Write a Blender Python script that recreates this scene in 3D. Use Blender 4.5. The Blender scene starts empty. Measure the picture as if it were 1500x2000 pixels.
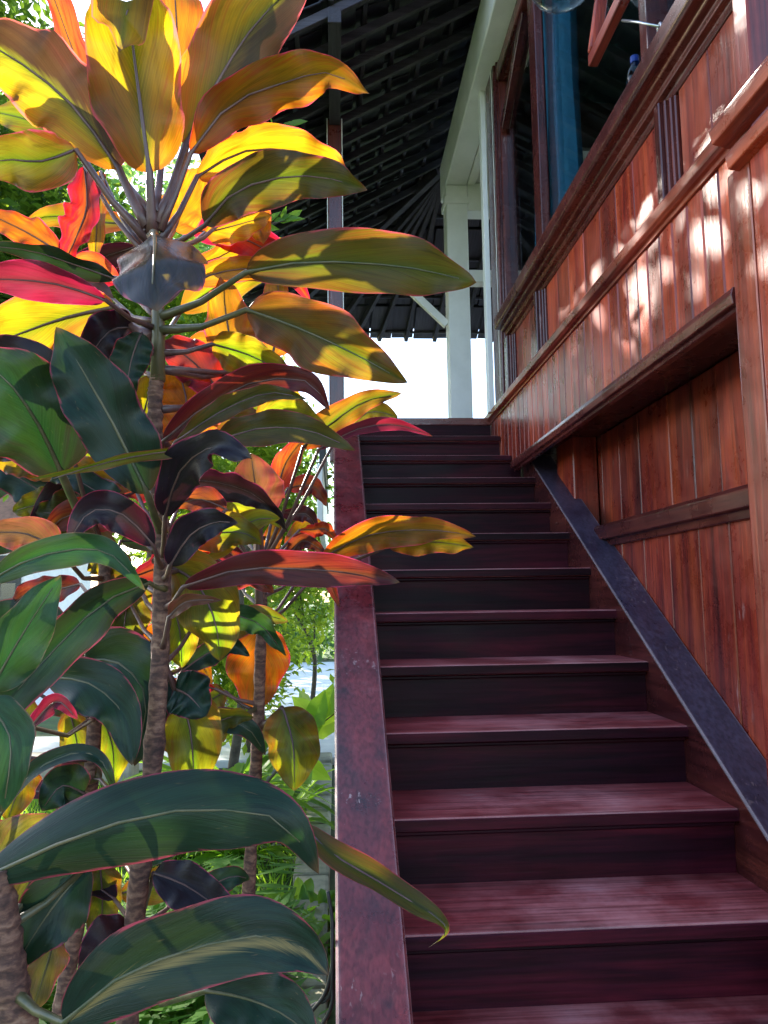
import bpy, bmesh, math, random
from mathutils import Vector, Matrix, noise
random.seed(7)
rad = math.radians
scene = bpy.context.scene
COL = scene.collection

# ------------------------------------------------------------------ camera
F_PX, EYE = 1515.0, 1.3165
YAW, PITCH, ROLL = rad(3.654), rad(6.372), rad(-0.805)
FW = Vector((math.sin(YAW)*math.cos(PITCH), math.cos(YAW)*math.cos(PITCH), math.sin(PITCH)))
RT = Vector((math.cos(YAW), -math.sin(YAW), 0)); UP = RT.cross(FW)
RT, UP = (RT*math.cos(ROLL) + UP*math.sin(ROLL)), (UP*math.cos(ROLL) - RT*math.sin(ROLL))
CAM = Vector((0, 0, EYE))
cd = bpy.data.cameras.new('camera'); cam = bpy.data.objects.new('camera', cd); COL.objects.link(cam)
cd.sensor_fit = 'VERTICAL'; cd.sensor_height = 36; cd.lens = F_PX/2000*36
cd.clip_start = 0.02; cd.clip_end = 2000
m = Matrix((RT, UP, -FW)).transposed().to_4x4(); m.translation = CAM
cam.matrix_world = m
scene.camera = cam

def at(x, y, Y):
    """point of the garden seen at photo pixel x, y, standing Y metres ahead"""
    d = FW + RT*((x-750)/F_PX) - UP*((y-1000)/F_PX)
    return CAM + d*(Y/d.y)

# ------------------------------------------------------------------ light
SUN_TO = Vector((-0.58, 0.68, 0.45)).normalized()
w = bpy.data.worlds.new('World'); scene.world = w; w.use_nodes = True
nt = w.node_tree; bg = nt.nodes['Background']
sky = nt.nodes.new('ShaderNodeTexSky'); sky.sky_type = 'NISHITA'; sky.sun_disc = False
sky.sun_elevation = math.asin(SUN_TO.z); sky.sun_rotation = math.atan2(SUN_TO.x, SUN_TO.y)
sky.air_density = 1.0; sky.dust_density = 0.8; sky.ozone_density = 1.0
nt.links.new(sky.outputs[0], bg.inputs[0]); bg.inputs[1].default_value = 0.15
sl = bpy.data.lights.new('sun', 'SUN'); sun = bpy.data.objects.new('sun', sl); COL.objects.link(sun)
sl.energy = 4.5; sl.angle = rad(0.55); sl.color = (1.0, 0.93, 0.82)
sun.rotation_euler = (-SUN_TO).to_track_quat('-Z', 'Y').to_euler()
vs = scene.view_settings; vs.view_transform = 'Standard'; vs.look = 'None'; vs.exposure = 2.2; vs.gamma = 1
scene.cycles.max_bounces = 6; scene.cycles.diffuse_bounces = 3; scene.cycles.use_light_tree = False; scene.cycles.glossy_bounces = 3; scene.cycles.transmission_bounces = 4; scene.cycles.transparent_max_bounces = 8

# ------------------------------------------------------------------ helpers
def tag(o, label=None, cat=None, group=None, kind=None):
    if label: o['label'] = label
    if cat: o['category'] = cat
    if group: o['group'] = group
    if kind: o['kind'] = kind
    return o
def empty(name, loc=(0, 0, 0)):
    o = bpy.data.objects.new(name, None); o.location = loc; o.empty_display_size = .1; COL.objects.link(o); return o
def put(name, bm, mats, parent=None, smooth=False):
    me = bpy.data.meshes.new(name); bm.to_mesh(me); bm.free()
    for mm in (mats if isinstance(mats, (list, tuple)) else [mats]): me.materials.append(mm)
    if smooth:
        for p in me.polygons: p.use_smooth = True
    return link(name, me, parent)
def link(name, me, parent=None):
    o = bpy.data.objects.new(name, me); COL.objects.link(o)
    if parent:
        o.parent = parent
        if not parent.parent: o.matrix_parent_inverse = Matrix.Translation(-Vector(parent.location))
    return o
def boxbm(x0, x1, y0, y1, z0, z1, bev=.004, seg=1, bm=None):
    b = bmesh.new()
    bmesh.ops.create_cube(b, size=1)
    for v in b.verts:
        v.co = Vector(((x0+x1)/2+v.co.x*(x1-x0), (y0+y1)/2+v.co.y*(y1-y0), (z0+z1)/2+v.co.z*(z1-z0)))
    if bev: bmesh.ops.bevel(b, geom=list(b.edges), offset=bev, segments=seg, affect='EDGES', profile=.6)
    if bm is not None:
        t = bpy.data.meshes.new('t'); b.to_mesh(t); b.free(); bm.from_mesh(t); bpy.data.meshes.remove(t); return bm
    return b
def box(name, x0, x1, y0, y1, z0, z1, mat, parent=None, bev=.004, seg=1):
    return put(name, boxbm(x0, x1, y0, y1, z0, z1, bev, seg), mat, parent)
def prism(name, pts, axis, a0, a1, mat, parent=None, bev=.003):
    """extrude a profile (list of 2D points) along axis from a0 to a1"""
    bm = bmesh.new(); vs0 = []; vs1 = []
    for p, q in pts:
        for arr, a in ((vs0, a0), (vs1, a1)):
            co = {'x': (a, p, q), 'y': (p, a, q), 'z': (p, q, a)}[axis]
            arr.append(bm.verts.new(co))
    n = len(pts)
    bm.faces.new(vs0); bm.faces.new(vs1[::-1])
    for i in range(n): bm.faces.new((vs0[i], vs1[i], vs1[(i+1) % n], vs0[(i+1) % n]))
    bmesh.ops.recalc_face_normals(bm, faces=bm.faces)
    if bev: bmesh.ops.bevel(bm, geom=list(bm.edges), offset=bev, segments=1, affect='EDGES')
    return put(name, bm, mat, parent)
def tube(bm, pts, rads, n=8, mi=0, cap=True, wob=0):
    rings = []
    for i, p in enumerate(pts):
        p = Vector(p)
        t = (Vector(pts[min(i+1, len(pts)-1)]) - Vector(pts[max(i-1, 0)])).normalized()
        a = t.orthogonal().normalized() if i == 0 else (a_prev - t*a_prev.dot(t)).normalized()
        a_prev = a; b = t.cross(a)
        r = rads[i] if isinstance(rads, (list, tuple)) else rads
        rings.append([bm.verts.new(p + (a*math.cos(k*2*math.pi/n)+b*math.sin(k*2*math.pi/n))*r*(1+wob*(random.random()-.5))) for k in range(n)])
    for i in range(len(rings)-1):
        for k in range(n):
            f = bm.faces.new((rings[i][k], rings[i][(k+1) % n], rings[i+1][(k+1) % n], rings[i+1][k])); f.material_index = mi; f.smooth = True
    if cap:
        for rg in (rings[0][::-1], rings[-1]):
            f = bm.faces.new(rg); f.material_index = mi
def beam(name, p, q, wd, ht, mat, parent=None, up=(0, 0, 1), bev=.003):
    """a squared timber from p to q"""
    p = Vector(p); q = Vector(q); t = (q-p); L = t.length; t.normalize()
    s = t.cross(Vector(up)).normalized(); u = s.cross(t)
    b = boxbm(-wd/2, wd/2, 0, L, -ht/2, ht/2, bev)
    M = Matrix((s, t, u)).transposed().to_4x4(); M.translation = p
    b.transform(M)
    return put(name, b, mat, parent)
def crom(pts, n):
    out = []
    P = [Vector(p) for p in pts]; m_ = len(P)-1
    for i in range(n+1):
        s = i/n*m_; k = min(int(s), m_-1); t = s-k
        p0, p1, p2, p3 = P[max(k-1, 0)], P[k], P[k+1], P[min(k+2, m_)]
        out.append(.5*((2*p1)+(-p0+p2)*t+(2*p0-5*p1+4*p2-p3)*t*t+(-p0+3*p1-3*p2+p3)*t**3))
    return out

# ------------------------------------------------------------------ materials
def nodes(name):
    mt = bpy.data.materials.new(name); mt.use_nodes = True
    t = mt.node_tree; return mt, t, t.nodes, t.links, t.nodes['Principled BSDF']
def N(t, typ, **kw):
    n = t.nodes.new(typ)
    for k, v in kw.items(): setattr(n, k, v)
    return n
def ramp(t, stops):
    r = t.nodes.new('ShaderNodeValToRGB'); e = r.color_ramp.elements
    while len(e) < len(stops): e.new(.5)
    for el, (p, c) in zip(e, stops): el.position = p; el.color = (*c, 1) if len(c) == 3 else c
    return r
def coords(t, scale, rnd=True):
    tc = N(t, 'ShaderNodeTexCoord'); mp = N(t, 'ShaderNodeMapping'); mp.inputs['Scale'].default_value = scale
    t.links.new(tc.outputs['Object'], mp.inputs['Vector'])
    if rnd:
        oi = N(t, 'ShaderNodeObjectInfo'); mu = N(t, 'ShaderNodeMath', operation='MULTIPLY'); mu.inputs[1].default_value = 37.0
        t.links.new(oi.outputs['Random'], mu.inputs[0])
        cx = N(t, 'ShaderNodeCombineXYZ')
        for i in range(3): t.links.new(mu.outputs[0], cx.inputs[i])
        t.links.new(cx.outputs[0], mp.inputs['Location'])
        return mp.outputs[0], oi
    return mp.outputs[0], None
def mixc(t, fac, a, b, mode='MIX'):
    n = N(t, 'ShaderNodeMix', data_type='RGBA', blend_type=mode)
    for sock, v in ((n.inputs[0], fac), (n.inputs[6], a), (n.inputs[7], b)):
        if hasattr(v, 'links') or hasattr(v, 'is_linked'): t.links.new(v, sock)
        else: sock.default_value = (*v, 1) if isinstance(v, tuple) and len(v) == 3 else v
    return n.outputs[2]
def wood(name, grain, cols, rough=(.25, .5), dust=0.0, dustcol=(.45, .32, .33), scratch=0.0, bump=.25, spec=.5, vary=.35, worn=False):
    mt, t, ns, L, bs = nodes(name)
    long, fine = 1.0, 10.0
    sc = [fine]*3; sc['xyz'.index(grain)] = long
    v, oi = coords(t, tuple(sc))
    n1 = N(t, 'ShaderNodeTexNoise'); n1.inputs['Scale'].default_value = 1.0; n1.inputs['Detail'].default_value = 6; n1.inputs['Roughness'].default_value = .62; n1.inputs['Distortion'].default_value = .6
    L.new(v, n1.inputs['Vector'])
    cr = ramp(t, [(.28, cols[0]), (.47, cols[1]), (.72, cols[2])]); L.new(n1.outputs[0], cr.inputs[0])
    sc2 = [90.0]*3; sc2['xyz'.index(grain)] = 3.0
    v2, _ = coords(t, tuple(sc2))
    n2 = N(t, 'ShaderNodeTexNoise'); n2.inputs['Scale'].default_value = 1.0; n2.inputs['Detail'].default_value = 4; L.new(v2, n2.inputs['Vector'])
    r2 = ramp(t, [(.35, (.55, .5, .5)), (.6, (1.1, 1.1, 1.1))]); L.new(n2.outputs[0], r2.inputs[0])
    c = mixc(t, .8, cr.outputs[0], r2.outputs[0], 'MULTIPLY')
    hsv = N(t, 'ShaderNodeHueSaturation')
    mr = N(t, 'ShaderNodeMapRange'); mr.inputs[3].default_value = 1-vary; mr.inputs[4].default_value = 1+vary*.8; L.new(oi.outputs['Random'], mr.inputs[0])
    L.new(mr.outputs[0], hsv.inputs['Value']); L.new(c, hsv.inputs['Color']); c = hsv.outputs[0]
    # broad uneven wear
    v3, _ = coords(t, (3.0, 3.0, 3.0))
    n3 = N(t, 'ShaderNodeTexNoise'); n3.inputs['Scale'].default_value = 1.3; n3.inputs['Detail'].default_value = 8; n3.inputs['Roughness'].default_value = .68; L.new(v3, n3.inputs['Vector'])
    r3 = ramp(t, [(.3, (.45, .42, .45)), (.6, (1.15, 1.1, 1.05))]); L.new(n3.outputs[0], r3.inputs[0])
    c = mixc(t, .55, c, r3.outputs[0], 'MULTIPLY')
    if dust:
        rd = ramp(t, [(.40, (dust*.12,)*3), (.74, (dust, dust, dust))]); L.new(n3.outputs[0], rd.inputs[0])
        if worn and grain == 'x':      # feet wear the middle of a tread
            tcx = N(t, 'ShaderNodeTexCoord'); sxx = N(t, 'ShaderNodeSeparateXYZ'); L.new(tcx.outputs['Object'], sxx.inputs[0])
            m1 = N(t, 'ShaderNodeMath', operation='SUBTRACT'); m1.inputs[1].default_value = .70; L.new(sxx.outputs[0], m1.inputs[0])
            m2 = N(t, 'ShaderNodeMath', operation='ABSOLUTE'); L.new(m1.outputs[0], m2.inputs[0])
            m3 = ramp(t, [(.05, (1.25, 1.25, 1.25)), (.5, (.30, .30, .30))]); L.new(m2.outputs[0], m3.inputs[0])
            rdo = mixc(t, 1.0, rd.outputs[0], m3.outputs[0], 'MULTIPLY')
        else: rdo = rd.outputs[0]
        rg_ = ramp(t, [(.3, (.35, .35, .35)), (.62, (1, 1, 1))]); L.new(n2.outputs[0], rg_.inputs[0])
        c = mixc(t, mixc(t, 1.0, rdo, rg_.outputs[0], 'MULTIPLY'), c, dustcol)
    if scratch:
        sc4 = [70.0]*3; sc4['xyz'.index(grain)] = 9.0
        v4, _ = coords(t, tuple(sc4))
        n4 = N(t, 'ShaderNodeTexNoise'); n4.inputs['Scale'].default_value = 1.0; n4.inputs['Detail'].default_value = 4; n4.inputs['Distortion'].default_value = .8; L.new(v4, n4.inputs['Vector'])
        r4 = ramp(t, [(.60, (0, 0, 0)), (.66, (scratch,)*3)]); L.new(n4.outputs[0], r4.inputs[0])
        n5 = N(t, 'ShaderNodeTexNoise'); n5.inputs['Scale'].default_value = 1.4; n5.inputs['Detail'].default_value = 6; L.new(v3, n5.inputs['Vector'])
        r5 = ramp(t, [(.56, (0, 0, 0)), (.68, (1, 1, 1))]); L.new(n5.outputs[0], r5.inputs[0])
        sm = mixc(t, 1.0, r4.outputs[0], r5.outputs[0], 'MULTIPLY')
        c = mixc(t, sm, c, (.42, .30, .29))
        vo = N(t, 'ShaderNodeTexVoronoi'); vo.inputs['Scale'].default_value = 9.0; L.new(v3, vo.inputs['Vector'])
        rv = ramp(t, [(.022, (scratch*.8,)*3), (.034, (0, 0, 0))]); L.new(vo.outputs[0], rv.inputs[0])
        c = mixc(t, rv.outputs[0], c, (.5, .42, .42))
    if worn:      # paint rubbed off the arrises
        bv_ = N(t, 'ShaderNodeBevel'); bv_.samples = 4; bv_.inputs[0].default_value = .012
        ge = N(t, 'ShaderNodeNewGeometry'); dp = N(t, 'ShaderNodeVectorMath', operation='DOT_PRODUCT'); L.new(bv_.outputs[0], dp.inputs[0]); L.new(ge.outputs['Normal'], dp.inputs[1])
        w1 = N(t, 'ShaderNodeMath', operation='MULTIPLY_ADD'); w1.inputs[1].default_value = -.22; L.new(n3.outputs[0], w1.inputs[0]); L.new(dp.outputs['Value'], w1.inputs[2])
        rw = ramp(t, [(.72, (.8, .8, .8)), (.86, (0, 0, 0))]); L.new(w1.outputs[0], rw.inputs[0])
        c = mixc(t, rw.outputs[0], c, (.42, .30, .31))
    L.new(c, bs.inputs['Base Color'])
    rr = N(t, 'ShaderNodeMapRange'); rr.inputs[3].default_value = rough[0]; rr.inputs[4].default_value = rough[1]; rr.inputs[1].default_value = .3; rr.inputs[2].default_value = .7
    L.new(n3.outputs[0], rr.inputs[0]); L.new(rr.outputs[0], bs.inputs['Roughness'])
    bs.inputs['Specular IOR Level'].default_value = spec
    bp = N(t, 'ShaderNodeBump'); bp.inputs['Strength'].default_value = bump; bp.inputs['Distance'].default_value = .003
    ad = N(t, 'ShaderNodeMath', operation='ADD'); L.new(n2.outputs[0], ad.inputs[0]); L.new(n1.outputs[0], ad.inputs[1])
    L.new(ad.outputs[0], bp.inputs['Height']); L.new(bp.outputs[0], bs.inputs['Normal'])
    return mt
MAH = [(.045, .006, .009), (.24, .023, .015), (.50, .078, .022)]
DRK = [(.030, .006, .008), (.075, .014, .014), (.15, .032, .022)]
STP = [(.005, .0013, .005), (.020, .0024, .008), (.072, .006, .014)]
M = {}
for g in 'xyz':
    M['mah'+g] = wood('mahogany_'+g, g, MAH, scratch=.55, rough=(.2, .42), dust=.15, dustcol=(.46, .16, .12))
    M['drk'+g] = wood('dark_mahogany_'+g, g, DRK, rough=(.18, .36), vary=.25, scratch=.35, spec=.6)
    M['roof'+g] = wood('roof_timber_'+g, g, [(.014, .013, .020), (.030, .026, .040), (.065, .058, .075)], rough=(.45, .75), vary=.3)
M['tread'] = wood('tread_paint', 'x', [(.07, .007, .010), (.24, .026, .030), (.38, .055, .055)], rough=(.34, .6), dust=.85, dustcol=(.60, .27, .27), scratch=.5, spec=.3, worn=True, vary=.15)
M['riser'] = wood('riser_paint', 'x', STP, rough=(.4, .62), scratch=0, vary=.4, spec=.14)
M['sky_sheen_y'] = wood('sky_sheen_tone', 'y', [(.030, .024, .046), (.048, .038, .070), (.070, .054, .090)], rough=(.25, .42), dust=.08, dustcol=(.22, .19, .24), scratch=.4, vary=.1, worn=True)  # blue-grey sky reflection put into the base colour, with scuffs
M['string'] = wood('stringer_paint', 'y', [(.036, .003, .006), (.135, .009, .014), (.23, .019, .021)], rough=(.2, .42), dust=.16, spec=.6, dustcol=(.36, .22, .24), scratch=1.0, vary=.1, worn=True)

def plain(name, col, rough=.5, noise_amt=.25, scale=6, bump=.1, spec=.5, metal=0):
    mt, t, ns, L, bs = nodes(name)
    v, oi = coords(t, (1, 1, 1))
    n1 = N(t, 'ShaderNodeTexNoise'); n1.inputs['Scale'].default_value = scale; n1.inputs['Detail'].default_value = 7; n1.inputs['Roughness'].default_value = .65
    L.new(v, n1.inputs['Vector'])
    d = tuple(c*(1-noise_amt) for c in col); l_ = tuple(min(1, c*(1+noise_amt*.6)) for c in col)
    cr = ramp(t, [(.3, d), (.68, l_)]); L.new(n1.outputs[0], cr.inputs[0]); L.new(cr.outputs[0], bs.inputs['Base Color'])
    bs.inputs['Roughness'].default_value = rough; bs.inputs['Specular IOR Level'].default_value = spec; bs.inputs['Metallic'].default_value = metal
    bp = N(t, 'ShaderNodeBump'); bp.inputs['Strength'].default_value = bump; bp.inputs['Distance'].default_value = .01
    L.new(n1.outputs[0], bp.inputs['Height']); L.new(bp.outputs[0], bs.inputs['Normal'])
    return mt
M['white'] = plain('white_paint', (.80, .80, .80), .45, .10, 4, .05)
M['sky_sheen'] = plain('sky_sheen_plain', (.060, .055, .078), .38, .35, 5, .12)  # plain version of the sky reflection colour, unused
M['bounce_paving'] = plain('bounce_stone', (.24, .22, .24), .6, .3, 4, .2)
M['tile'] = plain('roof_tile', (.0035, .004, .009), .5, .6, 14, .3)
M['plaster'] = plain('white_plaster', (.78, .77, .74), .8, .1, 3, .1)
M['deckstone'] = plain('pale_deck', (.72, .71, .68), .8, .12, 5, .15)
M['stone'] = plain('mossy_stone', (.30, .28, .19), .9, .45, 9, .6)
M['ledge'] = plain('sandstone', (.46, .40, .31), .9, .35, 7, .4)
M['pebble'] = plain('pebble_grey', (.22, .23, .25), .7, .5, 20, .3)
M['soil'] = plain('soil', (.07, .055, .035), .95, .5, 12, .8)
M['black'] = plain('black_rubber', (.012, .013, .016), .5, .2)
M['steel'] = plain('steel', (.55, .56, .58), .3, .1, 10, .02, .5, 1)
M['interior'] = plain('interior_wall', (.05, .035, .035), .7, .3)
M['teal'] = plain('teal_ceiling', (.02, .09, .10), .6, .2)
M['curtain'] = plain('blue_curtain', (.015, .13, .22), .8, .15, 8, .1)
M['bark'] = plain('tree_bark', (.10, .08, .06), .9, .5, 16, .8)
M['frame_win'] = plain('black_window_frame', (.02, .02, .022), .4, .2)
M['redroof'] = plain('clay_roof', (.25, .12, .07), .8, .4, 10, .4)
# glass
def glass(name, tint, gloss=1.5):
    mt, t, ns, L, bs = nodes(name); ns.remove(bs)
    tr = N(t, 'ShaderNodeBsdfTransparent'); tr.inputs[0].default_value = (*tint, 1)
    gl = N(t, 'ShaderNodeBsdfGlossy'); gl.inputs['Roughness'].default_value = .015
    fr = N(t, 'ShaderNodeFresnel'); fr.inputs[0].default_value = gloss
    ge = N(t, 'ShaderNodeNewGeometry'); mr = N(t, 'ShaderNodeMapRange'); mr.inputs[3].default_value = gloss; mr.inputs[4].default_value = 1/gloss
    L.new(ge.outputs['Backfacing'], mr.inputs[0]); L.new(mr.outputs[0], fr.inputs[0])
    mx = N(t, 'ShaderNodeMixShader'); L.new(fr.outputs[0], mx.inputs[0]); L.new(tr.outputs[0], mx.inputs[1]); L.new(gl.outputs[0], mx.inputs[2])
    L.new(mx.outputs[0], ns['Material Output'].inputs[0]); return mt
M['pane'] = glass('window_glass', (.85, .92, .95), 1.5)
M['bowl'] = glass('lamp_glass', (.85, .9, .85), 1.5)
M['bottle'] = glass('blue_plastic', (.25, .62, .85), 1.45)
mt, t, ns, L, bs = nodes('blue_cap'); bs.inputs['Base Color'].default_value = (.01, .05, .35, 1); bs.inputs['Roughness'].default_value = .4; M['cap'] = mt
mt, t, ns, L, bs = nodes('pool_water'); bs.inputs['Base Color'].default_value = (.01, .36, .62, 1); bs.inputs['Roughness'].default_value = .08
v, _ = coords(t, (1, 1, 1), False); nn = N(t, 'ShaderNodeTexNoise'); nn.inputs['Scale'].default_value = 5; L.new(v, nn.inputs[0])
bp = N(t, 'ShaderNodeBump'); bp.inputs['Strength'].default_value = .2; L.new(nn.outputs[0], bp.inputs['Height']); L.new(bp.outputs[0], bs.inputs['Normal']); M['water'] = mt
# lawn / ground
mt, t, ns, L, bs = nodes('garden_ground'); v, _ = coords(t, (1, 1, 1), False)
nn = N(t, 'ShaderNodeTexNoise'); nn.inputs['Scale'].default_value = 2.5; nn.inputs['Detail'].default_value = 10; nn.inputs['Roughness'].default_value = .7; L.new(v, nn.inputs[0])
cr = ramp(t, [(.3, (.05, .045, .025)), (.5, (.05, .09, .02)), (.7, (.09, .16, .03))]); L.new(nn.outputs[0], cr.inputs[0]); L.new(cr.outputs[0], bs.inputs['Base Color']); bs.inputs['Roughness'].default_value = .95
bp = N(t, 'ShaderNodeBump'); bp.inputs['Strength'].default_value = .8; bp.inputs['Distance'].default_value = .03; L.new(nn.outputs[0], bp.inputs['Height']); L.new(bp.outputs[0], bs.inputs['Normal']); M['ground'] = mt

def foliage(name, cols, trans=.62, rough=.45, tboost=1.6):
    mt, t, ns, L, bs = nodes(name)
    ge = N(t, 'ShaderNodeNewGeometry')
    cr = ramp(t, [(0, cols[0]), (.5, cols[1]), (1, cols[2])]); L.new(ge.outputs['Random Per Island'], cr.inputs[0])
    L.new(cr.outputs[0], bs.inputs['Base Color']); bs.inputs['Roughness'].default_value = rough
    tr = N(t, 'ShaderNodeBsdfTranslucent')
    c2 = mixc(t, 1.0, cr.outputs[0], (tboost*1.5, tboost*1.3, tboost*.5), 'MULTIPLY'); L.new(c2, tr.inputs[0])
    mx = N(t, 'ShaderNodeMixShader'); mx.inputs[0].default_value = trans
    L.new(bs.outputs[0], mx.inputs[1]); L.new(tr.outputs[0], mx.inputs[2]); L.new(mx.outputs[0], ns['Material Output'].inputs[0])
    return mt
M['leafA'] = foliage('tree_leaf', [(.025, .06, .015), (.06, .12, .02), (.11, .18, .03)])
M['leafB'] = foliage('light_leaf', [(.07, .14, .02), (.14, .24, .035), (.24, .33, .05)])
M['leafC'] = foliage('hazy_leaf', [(.05, .13, .07), (.09, .19, .10), (.14, .25, .10)])
M['fern'] = foliage('fern_leaf', [(.05, .13, .025), (.09, .21, .04), (.15, .29, .06)])
M['grass'] = foliage('grass_blade', [(.07, .16, .025), (.13, .26, .04), (.20, .34, .06)])

def cordy(name, top, tr1, tr2, edge=(.55, .06, .10), tfac=.55, half=None, stripe=None, rough=.40, tr3=None):
    """broad cordyline leaf: glossy cuticle over a leaf that glows when lit from behind; UV.x runs across, UV.y along"""
    mt, t, ns, L, bs = nodes(name)
    uv = N(t, 'ShaderNodeUVMap'); sx = N(t, 'ShaderNodeSeparateXYZ'); L.new(uv.outputs[0], sx.inputs[0])
    def mth(op, a, b=None, c=None):
        n = N(t, 'ShaderNodeMath', operation=op)
        for i, v in enumerate((a, b, c)):
            if v is None: continue
            if isinstance(v, (int, float)): n.inputs[i].default_value = v
            else: L.new(v, n.inputs[i])
        return n.outputs[0]
    u2 = mth('MULTIPLY_ADD', sx.outputs[0], 2.0, -1.0); au = mth('ABSOLUTE', u2)
    oi = N(t, 'ShaderNodeObjectInfo'); rnd = oi.outputs['Random']
    def vo_n(vec, sc_):
        n = N(t, 'ShaderNodeTexNoise'); n.inputs['Scale'].default_value = sc_; n.inputs['Detail'].default_value = 6; n.inputs['Distortion'].default_value = .5; L.new(vec.outputs[0], n.inputs['Vector']); return n.outputs[0]
    # lateral veins sweep from the midrib towards the tip
    ph = mth('MULTIPLY', mth('SUBTRACT', mth('MULTIPLY', au, .9), mth('MULTIPLY', sx.outputs[1], 1.6)), 34.0)
    cxy = N(t, 'ShaderNodeCombineXYZ'); L.new(u2, cxy.inputs[0]); L.new(sx.outputs[1], cxy.inputs[1]); L.new(mth('MULTIPLY', rnd, 50.0), cxy.inputs[2])
    vn = N(t, 'ShaderNodeCombineXYZ'); L.new(mth('MULTIPLY', ph, 1.0), vn.inputs[0]); L.new(mth('MULTIPLY', sx.outputs[1], .8), vn.inputs[1]); L.new(mth('MULTIPLY', rnd, 90.0), vn.inputs[2])
    n0 = N(t, 'ShaderNodeTexNoise'); n0.inputs['Scale'].default_value = 1.0; n0.inputs['Detail'].default_value = 3; L.new(vn.outputs[0], n0.inputs['Vector'])
    n1 = N(t, 'ShaderNodeTexNoise'); n1.inputs['Scale'].default_value = 1.9; n1.inputs['Detail'].default_value = 7; n1.inputs['Distortion'].default_value = .4; n1.inputs['Roughness'].default_value = .6; L.new(cxy.outputs[0], n1.inputs['Vector'])
    vein = mth('MULTIPLY_ADD', n0.outputs[0], .7, .64)
    vs2 = N(t, 'ShaderNodeCombineXYZ'); L.new(mth('MULTIPLY', ph, .22), vs2.inputs[0]); L.new(mth('MULTIPLY', sx.outputs[1], 1.2), vs2.inputs[1]); L.new(mth('MULTIPLY_ADD', rnd, 60.0, u2), vs2.inputs[2])
    n6 = N(t, 'ShaderNodeTexNoise'); n6.inputs['Scale'].default_value = 1.0; n6.inputs['Detail'].default_value = 5; n6.inputs['Roughness'].default_value = .65; L.new(vs2.outputs[0], n6.inputs['Vector'])
    mixf = mth('ADD', mth('MULTIPLY', n1.outputs[0], .5), mth('MULTIPLY', n6.outputs[0], .5))
    blot = ramp(t, [(.42, (0, 0, 0)), (.58, (1, 1, 1))]); L.new(mixf, blot.inputs[0])
    tc = mixc(t, blot.outputs[0], tr1, tr2)
    warm = ramp(t, [(.57, (0, 0, 0)), (.74, (.9, .9, .9))]); L.new(mth('ADD', mth('ADD', mth('MULTIPLY', n6.outputs[0], .65), mth('MULTIPLY', n1.outputs[0], .25)), mth('ADD', mth('MULTIPLY', au, .22), mth('MULTIPLY', mth('POWER', mth('SUBTRACT', 1.0, sx.outputs[1]), 3.0), .20))), warm.inputs[0])
    tc = mixc(t, warm.outputs[0], tc, tr3 or (tr1[0]*.95, tr1[1]*.28, tr1[2]))
    dk = ramp(t, [(.30, (.20, .13, .08)), (.50, (1, 1, 1))]); L.new(mth('MULTIPLY_ADD', n6.outputs[0], .5, mth('MULTIPLY', vo_n(cxy, 3.1), .5)), dk.inputs[0])
    tc = mixc(t, .9, tc, dk.outputs[0], 'MULTIPLY')
    # greener by the midrib
    mid = ramp(t, [(.0, (1, 1, 1)), (.28, (.15, .15, .15)), (.6, (0, 0, 0))]); L.new(au, mid.inputs[0])
    tc = mixc(t, mid.outputs[0], tc, tuple((a*.55, b*.85)[i == 1] for i, (a, b) in enumerate(zip(tr2, tr2))))
    base = top
    bc = mixc(t, blot.outputs[0], tuple(c*.7 for c in top), tuple(min(1, c*1.5) for c in top))
    if stripe:
        sr = ramp(t, [(0, (1, 1, 1)), (.08, (.6, .6, .6)), (.20, (0, 0, 0))]); L.new(mth('ABSOLUTE', mth('ADD', u2, mth('MULTIPLY_ADD', n0.outputs[0], .5, -.1))), sr.inputs[0])
        bc = mixc(t, sr.outputs[0], bc, stripe)
    pp = mth('PINGPONG', mth('ADD', mth('MULTIPLY', ph, .55), mth('MULTIPLY', n1.outputs[0], .6)), .5)
    vl = ramp(t, [(.0, (.20, .20, .20)), (.14, (0, 0, 0))]); L.new(pp, vl.inputs[0])
    tc = mixc(t, vl.outputs[0], tc, tuple(min(1, c*1.5+.04) for c in tr1)); bc = mixc(t, mth('MULTIPLY', vl.outputs[0], .6), bc, tuple(min(1, c*2.4+.01) for c in top))
    if half:
        hr = ramp(t, [(.40, (.95, .95, .95)), (.56, (0, 0, 0))]); L.new(mth('ADD', sx.outputs[0], mth('MULTIPLY_ADD', n6.outputs[0], .3, -.15)), hr.inputs[0])
        tc = mixc(t, hr.outputs[0], tc, half)
    vm = N(t, 'ShaderNodeCombineXYZ')
    for i in range(3): L.new(vein, vm.inputs[i])
    tc = mixc(t, 1.0, tc, vm.outputs[0], 'MULTIPLY'); bc = mixc(t, .6, bc, vm.outputs[0], 'MULTIPLY')
    # ageing specks
    vo = N(t, 'ShaderNodeTexNoise'); vo.inputs['Scale'].default_value = 16; vo.inputs['Detail'].default_value = 2; L.new(cxy.outputs[0], vo.inputs['Vector'])
    sp = ramp(t, [(.70, (0, 0, 0)), (.76, (.6, .6, .6))]); L.new(vo.outputs[0], sp.inputs[0])
    bc = mixc(t, sp.outputs[0], bc, (.10, .07, .03)); 
    er = ramp(t, [(.93, (0, 0, 0)), (.99, (1, 1, 1))]); L.new(mth('ADD', au, mth('MULTIPLY_ADD', n6.outputs[0], .34, -.18)), er.inputs[0])
    bc = mixc(t, er.outputs[0], bc, edge); tc = mixc(t, er.outputs[0], tc, tuple(min(1, c*1.3) for c in edge))
    tip = ramp(t, [(.93, (0, 0, 0)), (1.0, (1, 1, 1))]); L.new(mth('ADD', sx.outputs[1], mth('MULTIPLY_ADD', n1.outputs[0], .16, -.08)), tip.inputs[0])
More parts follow.
